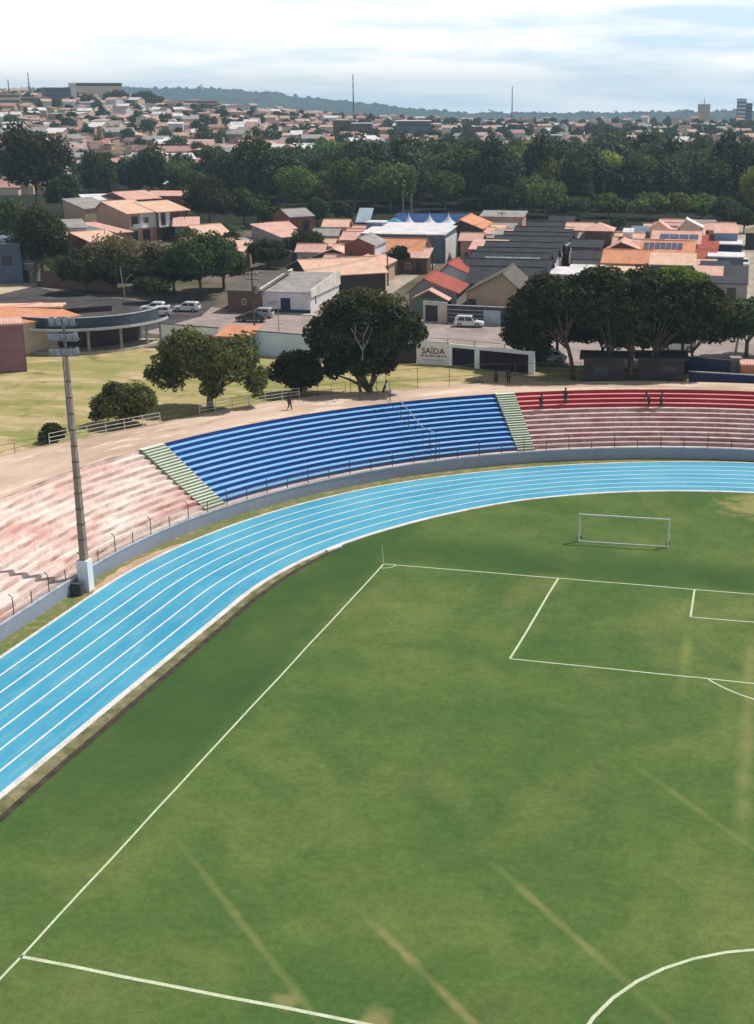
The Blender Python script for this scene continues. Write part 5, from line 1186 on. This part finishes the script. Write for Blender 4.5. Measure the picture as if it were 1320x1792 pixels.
car('pale silver car with light roof parked behind the dark car at the kerb', 456, 556, 5, m_ps, 'hatch')
car('dark car with pale tailgate parked on the far street by the gates', 1285, 522, 93, m_pr, 'hatch')
car('white car parked deep under the street trees beyond the road', 278, 508, 10, m_pw, 'hatch')
car('white van parked on the road behind the dark row of trees', 1186, 614, 6, m_pw, 'suv')
car('white car half hidden behind the leftmost tall tree on the road', 962, 632, 4, m_ps, 'sedan')
car('small pale car far up the right hand street', 1303, 466, 93, m_pw, 'hatch')

# ------------------------------------------------------------------ people
m_skin = mat('skin', lin((120, 84, 66)), lin((104, 72, 56)), 4, .6); m_hair = mat('dark_hair', (.015, .012, .01), (.025, .02, .016), 8, .7)
def skinned(name, joints, edges, m, parent, sub=1):
    me = bpy.data.meshes.new(name); me.from_pydata([j[0] for j in joints], edges, []); o = bpy.data.objects.new(name, me); COL.objects.link(o)
    sm = o.modifiers.new('skin', 'SKIN'); ss_ = o.modifiers.new('sub', 'SUBSURF'); ss_.levels = ss_.render_levels = sub
    if not me.skin_vertices: me.skin_vertices.new() if hasattr(me.skin_vertices, 'new') else None
    for v, j in zip(me.skin_vertices[0].data, joints): v.radius = j[1] if isinstance(j[1], tuple) else (j[1], j[1])
    me.skin_vertices[0].data[0].use_root = True
    dg = bpy.context.evaluated_depsgraph_get(); me2 = bpy.data.meshes.new_from_object(o.evaluated_get(dg)); bpy.data.objects.remove(o)
    me2.materials.clear(); me2.materials.append(m); me2.polygons.foreach_set('use_smooth', [True]*len(me2.polygons))
    o = bpy.data.objects.new(name, me2); COL.objects.link(o); o.parent = parent; return o
def person(label, loc, yaw, shirt, trou, bend=0., step=.15, arm=(.1, -.05), seated=False, group=None):
    t = thing('person', loc, label, 'person', R_(yaw), group)
    hipz = .9; f = Vector((0, -1, 0))
    def up(z): a = bend; return Vector((0, -math.sin(a)*(z-hipz), hipz+math.cos(a)*(z-hipz)))
    J = {'pel': (Vector((0, 0, hipz)), .13), 'waist': (up(1.1), (.15, .11)), 'chest': (up(1.36), (.17, .12)), 'neck': (up(1.5), .06), 'head': (up(1.6)+f*.02, .095), 'crown': (up(1.72)+f*.02, .09)}
    for s, q in (('l', 1), ('r', -1)):
        fx = q*.09; st_ = step*q
        J['hip'+s] = (Vector((fx, 0, .86)), .095); J['knee'+s] = (Vector((fx+q*.02, -abs(st_)*.6-.03, .48)), .062); J['ank'+s] = (Vector((fx+q*.03, -st_*.9, .09)), .042); J['toe'+s] = (Vector((fx+q*.05, -st_*.9-.17, .04)), .036)
        sh = up(1.42)+Vector((q*.19, 0, 0)); J['sh'+s] = (sh, .06); el = sh+Vector((q*.07, -arm[0]*.5, -.28)); J['el'+s] = (el, .042); wr = el+Vector((q*.02, -.1-arm[0], -.22)); J['wr'+s] = (wr, .03)
        J['palm'+s] = (wr+Vector((0, -.03, -.09)), (.036, .02))
        for k_ in range(4): J['fin%d' % k_+s] = (wr+Vector((.02*(k_-1.5), -.055-.01*(k_ % 2), -.17+.008*abs(k_-1.5))), .009)
        J['thumb'+s] = (wr+Vector((-q*.045, -.07, -.1)), .011)
    E = [('pel', 'waist'), ('waist', 'chest'), ('chest', 'neck'), ('neck', 'head'), ('head', 'crown')]
    for s in 'lr': E += [('pel', 'hip'+s), ('hip'+s, 'knee'+s), ('knee'+s, 'ank'+s), ('ank'+s, 'toe'+s), ('chest', 'sh'+s), ('sh'+s, 'el'+s), ('el'+s, 'wr'+s), ('wr'+s, 'palm'+s), ('palm'+s, 'thumb'+s)]+[('palm'+s, 'fin%d' % k_+s) for k_ in range(4)]
    def mk(name, keys, grow, m):
        ks = [k_ for k_ in J if k_ in keys] if keys else list(J); ix = {k_: i for i, k_ in enumerate(ks)}
        jj = []
        for k_ in ks:
            r = J[k_][1]; r = r if isinstance(r, tuple) else (r, r); jj.append((J[k_][0], (r[0]+grow, r[1]+grow)))
        return skinned(name, jj, [(ix[a], ix[b]) for a, b in E if a in ix and b in ix], m, t)
    mk('body', None, 0., m_skin)
    mk('shirt', ('pel', 'waist', 'chest', 'shl', 'shr', 'ell', 'elr'), .018, shirt); mk('trousers', ('pel', 'hipl', 'hipr', 'kneel', 'kneer', 'ankl', 'ankr'), .02, trou)
    hb_ = MB(); c = J['crown'][0]
    hb_.tube([c+Vector((0, .02, -.08)), c+Vector((0, .02, .0)), c+Vector((0, .01, .07)), c+Vector((0, .01, .1))], [.115, .118, .085, .03], 10); hb_.build('hair', m_hair, t, smooth=True)
    fb = MB(); hd_ = J['head'][0]
    fb.tube([hd_+Vector((0, -.085, .03)), hd_+Vector((0, -.125, -.01))], [.012, .02], 6); fb.build('nose', m_skin, t)
    return t
c_dark = mat('dark_cloth', (.03, .03, .04), (.045, .045, .055), 5); c_navy = mat('navy_cloth', (.04, .05, .12), (.05, .06, .15), 5); c_grey = mat('grey_cloth', (.2, .2, .22), (.15, .15, .16), 5); c_white = mat('white_cloth', (.6, .6, .6), (.5, .5, .5), 5); c_mar = mat('maroon_cloth', (.09, .03, .035), (.06, .02, .025), 5)
def onstand(px, py, row):
    p = at(px, py, z_of(row+1)); s, o = so(p.x, p.y); q = P(s, o_of(row)+.35, z_of(row+1)); return q
p = at(507, 717, Z1); person('person in dark clothes walking alone on the upper walkway by the white railing', (p.x, p.y, Z1), 40, c_dark, c_dark, .05, .3)
person('person in maroon shirt standing on the lowest red row nearest the blue section', onstand(967, 734, 7), 20, c_mar, c_dark, .3, .12, (.25, 0))
person('person in black standing on the red rows beside the one in maroon', onstand(1010, 726, 8), -10, c_dark, c_dark, .05, .1)
person('person in navy bending forward, one of two working side by side', onstand(1149, 733, 7), -60, c_navy, c_dark, .5, .1, (.3, 0))
person('person in navy and white standing upright, right one of two working side by side', onstand(1166, 731, 7), 70, c_navy, c_dark, .2, .12, (.3, 0))
for q, lab in (((868, 671), 'left of two people in dark clothes standing at the wire fence'), ((890, 672), 'right of two people in dark clothes standing at the wire fence')):
    p = at(q[0], q[1], G+.3); person(lab, (p.x, p.y, G+.3 if so(p.x, p.y)[1] < FENCE(so(p.x, p.y)[0]) else G), 10, c_dark, c_dark, .0, .05)

# ------------------------------------------------------------------ the wood behind the houses
FLM = [leaf_mat('wood_dark', lin((76, 88, 52)), lin((48, 60, 38)), lin((124, 130, 80)), .25), leaf_mat('wood_green', lin((102, 120, 62)), lin((74, 92, 48)), lin((138, 146, 84)), .3),
       leaf_mat('wood_pale', lin((72, 84, 56)), lin((48, 58, 42)), lin((214, 218, 198)), .25), leaf_mat('wood_yellow', lin((146, 152, 72)), lin((112, 124, 58)), lin((166, 168, 92)), .35)]
def far_tree_mesh(name, h, w, seed, lm, n=3400, size=1.0, low=-.75):
    blobs = lumps(0, 0, h*.55, w*.5, w*.5, h*.44, 22, seed, .30, .48, low)
    q = crown_arrays(blobs, n, size, seed, inner=.2)
    tq = []
    for i in range(6):
        a0, a1 = math.pi*i/3, math.pi*(i+1)/3
        tq += [(.35*math.cos(a0), .35*math.sin(a0), -1), (.35*math.cos(a1), .35*math.sin(a1), -1), (.2*math.cos(a1), .2*math.sin(a1), h*.6), (.2*math.cos(a0), .2*math.sin(a0), h*.6)]
    me = quad_mesh(name, np.concatenate([q, np.array(tq)]), lm); me.materials.append(m_bark2)
    mi = np.zeros(len(me.polygons), np.int32); mi[-6:] = 1; me.polygons.foreach_set('material_index', mi); return me
WOOD = []
for i, (k, lab) in enumerate(((0, 'dark green broadleaf tree standing in the wood behind the houses'), (0, 'dark green broadleaf tree standing in the wood behind the houses'), (1, 'mid green bushy tree standing in the wood behind the houses'),
                              (2, 'dark tree speckled with pale leaf clusters in the wood behind the houses'), (2, 'dark tree speckled with pale leaf clusters in the wood behind the houses'), (3, 'yellowish green rounded tree in the wood behind the houses'))):
    WOOD.append((far_tree_mesh('forest_tree', (19, 17, 16, 20, 18, 16)[i], (13, 15, 14, 12, 14, 14)[i], 100+i, FLM[k]), lab, i))
r = random.Random(21); cnt = 0
d = 378.
while d < 600:
    px = 90+r.uniform(0, 40)
    while px < 1420:
        px += (12.5+2.0*r.random())/d*FOC
        d0 = np.interp(px, [100, 300, 330, 620, 640, 900, 1000, 1320], [440, 440, 384, 384, 378, 380, 388, 378]); d1 = np.interp(px, [100, 330, 580, 680, 800, 1320], [500, 480, 490, 565, 570, 560])
        if not d0 <= d <= d1 or cnt >= 300: continue
        p = polar(px+r.uniform(-12, 12), d+r.uniform(-5, 5))
        pick = r.choices(WOOD, [2.2, 2.2, 2.6, 2.4 if d < 520 else 1, 2.4 if d < 520 else 1, 1.0 if d < 490 else 3.2])[0]
        o = bpy.data.objects.new('forest_tree', pick[0]); COL.objects.link(o); o.location = (p.x, p.y, H(p.x, p.y)); o.rotation_euler = (0, 0, r.uniform(0, 6.28)); sc = r.choice((.7, .85, .95, 1.05, 1.15))*r.uniform(.95, 1.08)*((.92 if d < 450 else .78) if px > 640 else (.84 if px > 380 else .72)); o.scale = (sc*r.uniform(.9, 1.1), sc, sc*r.uniform(.9, 1.1))
        tag(o, pick[1], 'tree', ('dark broadleaf trees of the wood', 'dark broadleaf trees of the wood', 'mid green trees of the wood', 'pale speckled trees of the wood', 'pale speckled trees of the wood', 'yellowish trees of the wood')[pick[2]]); cnt += 1
    d += 10.5
# undergrowth and smaller trees at the front edge of the wood
for i, (px, dd, hh, ww, k) in enumerate(((955, 368, 9.5, 13, 1), (905, 372, 7, 9, 0), (1065, 366, 6, 9, 1), (1135, 362, 7.5, 11, 1), (1185, 362, 7.0, 8, 3), (1228, 364, 6.5, 9, 1), (1275, 366, 6.0, 8, 0), (870, 374, 8, 10, 0), (1010, 366, 5.5, 9, 0))):
    p = polar(px, dd); o = bpy.data.objects.new('edge_tree', far_tree_mesh('edge_tree', hh, ww, 140+i, FLM[k], 1500, .8, -.6)); COL.objects.link(o); o.location = (p.x, p.y, G)
    tag(o, 'low rounded grey green tree at the front edge of the wood behind the roofs', 'tree', 'low trees at the front edge of the wood')

# ------------------------------------------------------------------ the far town
CW = [wallm(k) for k in ('white', 'cream', 'beige', 'pink', 'grey')]
CR = [(mat('pale_roof_far', lin((206, 178, 164)), lin((182, 150, 138)), .5), 'pale clay'), (mat('pink_roof_far', lin((190, 148, 138)), lin((160, 122, 116)), .5), 'pink clay'), (T_ZINC, 'grey sheet'), (mat('orange_roof_far', lin((200, 140, 116)), lin((176, 120, 100)), .5), 'orange clay'), (mat('brown_tile_far', lin((136, 110, 104)), lin((104, 88, 84)), .4), 'brown clay'), (T_WHITE, 'white sheet')]
def mini(mb, w, d, h, rise, kind, T=None, wi=0, ri=1):
    f = (lambda *p: T @ Vector(p)) if T else (lambda *p: p)
    mb.add([f(*p) for p in ((0, 0, -3), (w, 0, -3), (w, d, -3), (0, d, -3), (0, 0, h), (w, 0, h), (w, d, h), (0, d, h))], [(0, 1, 5, 4), (1, 2, 6, 5), (2, 3, 7, 6), (3, 0, 4, 7)], wi)
    e = .4
    if kind == 'g':
        mb.add([f(*p) for p in ((0, 0, h), (0, d, h), (0, d/2, h+rise), (w, 0, h), (w, d, h), (w, d/2, h+rise))], [(0, 2, 1), (3, 4, 5)], wi)
        mb.add([f(*p) for p in ((-e, -e, h-.1), (w+e, -e, h-.1), (w+e, d/2, h+rise), (-e, d/2, h+rise), (w+e, d+e, h-.1), (-e, d+e, h-.1))], [(0, 1, 2, 3), (3, 2, 4, 5)], ri)
    else:
        mb.add([f(*p) for p in ((-e, -e, h), (w+e, -e, h), (w+e, d+e, h+rise*.5), (-e, d+e, h+rise*.5), (-e, -e, h+.2), (w+e, -e, h+.2), (w+e, d+e, h+rise*.5+.2), (-e, d+e, h+rise*.5+.2))], [(3, 2, 1, 0), (4, 5, 6, 7), (0, 1, 5, 4), (1, 2, 6, 5), (2, 3, 7, 6), (3, 0, 4, 7)], ri)
MINI = []
for i in range(14):
    ri = (0, 1, 4, 1, 2, 3, 4, 5, 1, 4, 5, 2, 1, 0)[i]; mb = MB(); w, d_, h = (8, 10, 7, 9, 12, 8, 9, 7, 11, 8, 9, 7, 8, 13)[i], (9, 8, 10, 11, 9, 9, 8, 12, 10, 9, 11, 8, 7, 9)[i], (3.2, 3, 3.4, 3.2, 4, 3, 3, 6, 3.2, 3.1, 3.4, 6, 3, 3.2)[i]
    mini(mb, w, d_, h, 1.8, 'g' if i % 3 else 's')
    if i % 2: mini(mb, w*.5, 4, h-.6, .8, 's', Matrix.Translation((w*.2, -4, 0)))
    for u in (.2, .55): mb.box(w*u, -.06, 1., w*u+1.1, .0, 2.2, 2)
    mb.box(w+.0, 2, 1., w+.06, 3.2, 2.2, 2)
    o = mb.build('town_house', [CW[i % 5], CR[ri][0], m_glass]); MINI.append((o.data, CR[ri][1], h > 5)); bpy.data.objects.remove(o)
r = random.Random(33); spots = []
d = 470.
while d < 1500:
    px = -90.
    while px < 1440:
        px += (13+6*r.random())/d*FOC
        d0 = np.interp(px, [0, 100, 110, 330, 340, 600, 680, 1320], [470, 470, 540, 530, 520, 520, 640, 640])
        if d < d0: continue
        den = np.interp(px, [0, 520, 700, 1320], [.72, .68, .38, .32])
        if r.random() > den: continue
        spots.append((d+r.uniform(-6, 6), px))
    d += 14.5 if d < 900 else 22
near = sorted(spots)[:290]; rest = sorted(spots)[290:]
for dd, px in near:
    p = polar(px, dd); me, rn, two = r.choice(MINI); o = bpy.data.objects.new('town_house', me); COL.objects.link(o)
    o.location = (p.x, p.y, H(p.x, p.y)); o.rotation_euler = (0, 0, R_(r.choice((12, 12, 20, 102, 40, -10))+r.uniform(-6, 6))); s_ = r.uniform(.75, 1.2); o.scale = (s_*r.uniform(.9, 1.2), s_, s_*r.uniform(.9, 1.15))
    tag(o, '%s house with %s roof among the houses of the distant town' % ('two storey' if two else 'small', rn), 'house', '%s %s roofed houses of the distant town' % ('two storey' if two else 'small', rn))
mb = MB()
for dd, px in rest:
    p = polar(px, dd); T = Matrix.Translation((p.x, p.y, H(p.x, p.y))) @ Matrix.Rotation(R_(r.choice((12, 20, 102, 40, -10))+r.uniform(-6, 6)), 4, 'Z')
    mini(mb, r.uniform(6, 12), r.uniform(6, 10), r.choice((3, 3.2, 3.5, 6)), 1.8, r.choice('ggs'), T, r.randrange(3), 3+r.choice((0, 0, 1, 1, 2, 3, 4)))
o = mb.build('distant_houses', CW[:3]+[CR[0][0], CR[1][0], T_ZINC, CR[4][0], T_WHITE])
tag(o, 'mass of tiny pale and clay roofed houses far off towards the hills', 'houses', None, 'stuff')
# trees of the far town
TT = [far_tree_mesh('town_tree', (11, 9, 13)[i], (11, 10, 13)[i], 160+i, FLM[(0, 1, 0)[i]], 900, 1.3, -.6) for i in range(3)]
tl_ = []; d = 455.
while d < 1450:
    px = -80.
    while px < 1440:
        px += (13+21*r.random())/d*FOC
        d0 = np.interp(px, [0, 330, 340, 600, 680, 1320], [455, 500, 500, 500, 600, 600])
        if d < d0: continue
        tl_.append((d+r.uniform(-9, 9), px))
    d += 24 if d < 900 else 32
tl_.sort()
for dd, px in tl_[:290]:
    p = polar(px, dd); i = r.randrange(3); o = bpy.data.objects.new('town_tree', TT[i]); COL.objects.link(o); o.location = (p.x, p.y, H(p.x, p.y)); o.rotation_euler = (0, 0, r.uniform(0, 6.28)); o.scale = (r.uniform(.35, .8),)*3
    tag(o, ('mid sized dark tree', 'small mid green tree', 'large dark tree')[i]+' growing between the houses of the distant town', 'tree', ('mid sized dark trees', 'small mid green trees', 'large dark trees')[i]+' of the distant town')
qs = []
for j, (dd, px) in enumerate(tl_[290:]):
    p = polar(px, dd); h = r.uniform(5, 9); q = crown_arrays(lumps(0, 0, h*.5, h*.5, h*.5, h*.45, 7, j), 160, 2.6, j, inner=.1); q += np.array([p.x, p.y, H(p.x, p.y)]); qs.append(q)
o = bpy.data.objects.new('distant_trees', quad_mesh('distant_trees', np.concatenate(qs), FLM[0])); COL.objects.link(o)
tag(o, 'dark scattered trees far off between the tiny distant houses', 'trees', None, 'stuff')
# landmark buildings on the skyline
HZ = 896-FOC*math.tan(PITCH)
def zpx(y, dist): return CAM[2]-(y-HZ)/FOC*dist
def block(name, label, px, yb, yt, wpx, dist, dep, wall, roof, cat='building', bands=0, turn=0., rise=.3, mast=None, wmat=None):
    p = polar(px, dist); a = math.atan((px-PX0)/FOC*.95)+YAW; w = wpx*dist/FOC*.96; zb = H(p.x, p.y)-2; zt = zpx(yt, dist); h = zt-zb
    t = thing(name, (p.x, p.y, zb), label, cat, -a+turn)
    MB().box(-w/2, 0, 0, w/2, dep, h).build('wall', wall, t)
    MB().box(-w/2-.3, -.3, h, w/2+.3, dep+.3, h+rise).build('roof', roof, t)
    hv = zt-zpx(yb, dist)
    for i in range(bands):
        z = h-hv+hv*(i+.35)/bands
        MB().box(-w*.44, -.06, z, w*.44, .02, z+hv*.4/bands).build('window_band', wmat or m_glass, t)
    if mast: MB().tube([(0, dep/2, h), (0, dep/2, h+mast)], [.6, .25], 6).build('mast', m_gal, t)
    return t
for px_, dd_, sc_ in ((132, 1240, 1.0), (150, 1265, .9), (163, 1250, .8), (196, 1270, 1.1), (209, 1255, 1.3), (218, 1240, 1.2), (70, 1090, .7), (246, 1250, 1.2), (262, 1230, 1.4), (280, 1250, 1.1)):
    p = polar(px_, dd_); o = bpy.data.objects.new('town_tree', TT[0]); COL.objects.link(o); o.location = (p.x, p.y, H(p.x, p.y)); o.scale = (sc_,)*3; o.rotation_euler = (0, 0, px_)
    tag(o, 'mid sized dark tree growing between the houses of the distant town', 'tree', 'mid sized dark trees of the distant town')
t = block('office_block', 'dark blue office block with white side standing on the left hilltop', 106, 188, 155, 43, 1150, 16, wallm('bluegrey'), wallm('bluegrey'), bands=4, turn=.1)
MB().box(43*1150/FOC/2+.02, .2, 8, 43*1150/FOC/2+4.4, 14, 19.5).build('white_wing', wallm('white'), t)
block('long_hall', 'long flat grey hall on the crest behind the dark blue office block', 174, 168, 152, 84, 1300, 20, wallm('cream'), mat('mossy_roof_slab', lin((92, 98, 88)), lin((76, 82, 76)), .3), bands=0, rise=2.6)
block('apartment_building', 'cream terraced building at the far left edge of the hilltop', 18, 188, 164, 46, 1080, 14, wallm('cream'), T_PINK, bands=3)
block('apartment_building', 'low wide building with pale shed roof between the left edge and the office block', 60, 186, 169, 56, 1120, 14, wallm('beige'), T_ZINC, bands=2)
block('apartment_building', 'pinkish three storey building near the foot of the wooded ridge', 352, 190, 175, 66, 1250, 14, wallm('pink'), T_PINK, bands=3)
block('long_hall', 'bluish roofed hall right of the pinkish three storey building', 418, 190, 183, 42, 1300, 20, wallm('white'), T_BLUG)
block('warehouse', 'pale wide warehouse with bluish wall above the middle of the wood', 724, 220, 208, 62, 1000, 22, wallm('bluegrey'), T_WHITE, bands=1)
block('warehouse', 'dark gabled warehouse left of the pale wide warehouse', 604, 222, 207, 40, 980, 22, wallm('brown'), T_ZINC)
block('warehouse', 'white roofed warehouse in front of the dark gabled one', 634, 221, 212, 36, 960, 18, wallm('brown'), T_WHITE)
block('warehouse', 'bright white roofed long warehouse below the thin mast on the flat skyline', 857, 224, 217, 62, 1020, 24, wallm('brown'), T_WHITE)
block('apartment_building', 'white two storey building with green fence peeping over the wood', 968, 236, 231, 32, 830, 10, wallm('white'), T_WHITE, bands=1)
block('school_building', 'pale green fenced building in front of the white two storey one', 984, 250, 241, 32, 790, 10, wallm('green'), T_ZINC, bands=1)
t = block('tower_block', 'tall pinkish beige tower block alone on the flat skyline', 1231, 217, 181, 21, 1550, 14, mat('tower_render', lin((206, 192, 180)), lin((190, 176, 164)), .3), wallm('grey'), bands=10, mast=7, wmat=wallm('beige'))
t = block('tower_block', 'taller bluish tower block with striped balconies at the right edge of the skyline', 1296, 226, 172, 16, 1500, 12, wallm('bluegrey'), wallm('white'), bands=9, wmat=wallm('white'))
block('tower_block', 'narrow dark tower block right beside the striped tower', 1309, 226, 179, 12, 1520, 12, wallm('bluegrey'), wallm('grey'), bands=9)
for px, y0, y1, w, dd, cw, cr in ((1010, 219, 213, 40, 1300, 1, T_WHITE), (1060, 222, 216, 26, 1250, 0, T_ZINC), (1098, 218, 210, 20, 1350, 4, T_BLUG), (1122, 222, 217, 22, 1250, 0, T_WHITE), (1152, 222, 218, 30, 1220, 2, T_WHITE), (1190, 221, 216, 22, 1300, 0, T_WHITE), (930, 220, 214, 26, 1280, 1, T_ZINC), (1256, 226, 219, 20, 1240, 3, T_WHITE)):
    block('town_hall', 'pale flat building in the strip of town beyond the wood', px, y0, y1, w, dd, 12, CW[cw], cr, bands=1)['group'] = 'pale flat buildings beyond the wood'
for px, yt, yb, dd, lab in ((58, 132, 175, 1200, 'thin radio mast on the left hilltop'), (620, 133, 205, 1100, 'tallest thin radio mast before the wooded ridge'), (896, 152, 215, 1300, 'faint thin radio mast on the flat skyline'), (23, 142, 175, 1150, 'short mast with a drum at the far left hilltop')):
    p = polar(px, dd); zb = H(p.x, p.y); zt = zpx(yt, dd); t = thing('radio_mast', (p.x, p.y, zb), lab, 'mast')
    MB().tube([(0, 0, 0), (0, 0, zt-zb)], [.75, .35], 6).build('lattice', m_gal, t)
    for q in (.75, .88): MB().tube([(.3, -.9, (zt-zb)*q-.6), (.3, -.9, (zt-zb)*q+.6)], .45, 8).build('antenna', m_white, t)

# ------------------------------------------------------------------ far ridge
rp = table((-200, 160), (120, 156), (220, 153), (300, 155), (420, 158), (520, 168), (600, 176), (700, 186), (820, 196), (950, 195), (1100, 195), (1200, 193), (1320, 190), (1500, 188))
rdist = table((-200, 5000), (500, 4800), (820, 4300), (1320, 3900), (1500, 3800))
mb = MB(); NA, ND = 420, 26; rr_ = np.random.default_rng(4)
pxs = np.linspace(-320, 1620, NA); bump = rr_.random((NA, ND))
for i, px in enumerate(pxs):
    dc = rdist(px); zc_ = zpx(rp(px), dc)-4
    for j in range(ND):
        u = (j-17)/8.; d = dc+u*520
        z = -42+(zc_+42)*math.exp(-u*u*.42)+ (4.5*bump[i, j]+2.2*math.sin(i*.35+j)+1.2*math.sin(i*.13-j*.7))*(1 if u < .4 else .3)
        p = polar(px, d); mb.v.append((p.x, p.y, z))
for i in range(NA-1):
    for j in range(ND-1): mb.f.append((i*ND+j, i*ND+j+1, (i+1)*ND+j+1, (i+1)*ND+j)); mb.m.append(0)
hl_ = ground_mat('ridge_woodland', [lin((44, 62, 56)), lin((36, 52, 48)), lin((60, 76, 64))], .006)
struct(mb.build('hills', hl_))
qs = []
for j in range(150):                                               # tree crowns that break the ridge line
    px = r.uniform(-100, 1400); dc = rdist(px); p = polar(px, dc+r.uniform(-60, 10)); h = r.uniform(7, 17)*(1.4 if r.random() < .15 else 1)
    q = crown_arrays(lumps(0, 0, 0, h*.75, h*.75, h*.6, 5, j), 60, 7., j, inner=.1)+np.array([p.x, p.y, zpx(rp(px), dc)-3.]); qs.append(q)
o = bpy.data.objects.new('ridge_woodland', quad_mesh('ridge_woodland', np.concatenate(qs), FLM[0])); COL.objects.link(o)
tag(o, 'hazy treetops breaking the line of the far wooded ridge', 'woodland', None, 'stuff')

# ------------------------------------------------------------------ air, sky, sun
hz = NT('haze_air'); hz.n.remove(hz.b)
vol = hz.new('VolumePrincipled'); vol.inputs['Color'].default_value = (.55, .80, 1., 1); vol.inputs['Density'].default_value = 1.55e-4; vol.inputs['Anisotropy'].default_value = .2
hz.link(vol.outputs[0], hz.n['Material Output'].inputs['Volume'])
ha = MB().box(-5200, -900, -64, 5200, 6600, 90).build('haze', hz.m); ha['kind'] = 'stuff'; ha['label'] = 'pale blue haze in the air over the town'; ha['category'] = 'haze'

EL, sun_h = R_(57), (RT*.86+np.array([FW[0], FW[1], 0])*.5)
sun_h /= np.linalg.norm(sun_h[:2]); SD = Vector((sun_h[0]*math.cos(EL), sun_h[1]*math.cos(EL), math.sin(EL)))
sl = bpy.data.lights.new('sun', 'SUN'); sl.energy = 4.0; sl.angle = R_(.5); sl.color = (1, .95, .88)
slo = bpy.data.objects.new('sun', sl); COL.objects.link(slo); slo.rotation_euler = (-SD).to_track_quat('-Z', 'Y').to_euler()
wd = bpy.data.worlds.new('World'); S.world = wd; wd.use_nodes = True; nt = wd.node_tree; nn = nt.nodes; bg = nn['Background']
sky = nn.new('ShaderNodeTexSky'); sky.sky_type = 'NISHITA'; sky.sun_disc = False; sky.sun_elevation = EL; sky.sun_rotation = math.atan2(SD.x, SD.y)
sky.dust_density = 1.5; sky.altitude = 100
def wn(k, **kw):
    n = nn.new('ShaderNode'+k)
    for a, v in kw.items(): setattr(n, a, v)
    return n
def wl(a, b): nt.links.new(a, b)
tc = wn('TexCoord'); sp_ = wn('SeparateXYZ'); wl(tc.outputs['Generated'], sp_.inputs[0])
mp = wn('Mapping'); mp.inputs['Scale'].default_value = (5, 5, 38); mp.inputs['Location'].default_value = (3.1, .4, 1.7); wl(tc.outputs['Generated'], mp.inputs[0])
n1 = wn('TexNoise'); n1.inputs['Scale'].default_value = 1.; n1.inputs['Detail'].default_value = 6; n1.inputs['Roughness'].default_value = .55; wl(mp.outputs[0], n1.inputs['Vector'])
def mr(v, a, b, c, d):
    n = wn('MapRange'); n.inputs[1].default_value = a; n.inputs[2].default_value = b; n.inputs[3].default_value = c; n.inputs[4].default_value = d; wl(v, n.inputs[0]); return n.outputs[0]
cloud = wn('MixRGB'); wl(mr(n1.outputs[0], .36, .54, 0, 1), cloud.inputs[0]); cloud.inputs[1].default_value = (.70, .86, .97, 1); cloud.inputs[2].default_value = (1.16, 1.16, 1.15, 1)
skym = wn('MixRGB', blend_type='MULTIPLY'); skym.inputs[0].default_value = 1; wl(sky.outputs[0], skym.inputs[1]); skym.inputs[2].default_value = (.078, .078, .078, 1)
veil = wn('MixRGB'); veil.inputs[0].default_value = .45; wl(skym.outputs[0], veil.inputs[1]); veil.inputs[2].default_value = (.27, .26, .25, 1)
fin = wn('MixRGB'); wl(mr(sp_.outputs[2], .16, .32, 0, 1), fin.inputs[0]); wl(cloud.outputs[0], fin.inputs[1]); wl(veil.outputs[0], fin.inputs[2])
wl(fin.outputs[0], bg.inputs[0]); bg.inputs[1].default_value = 1.0
S.view_settings.view_transform = 'Standard'; S.view_settings.look = 'None'; S.view_settings.gamma = 1; S.view_settings.exposure = .1
S.render.engine = 'CYCLES'; S.cycles.use_denoising = True; S.cycles.max_bounces = 5; S.cycles.volume_bounces = 0; S.cycles.transparent_max_bounces = 4
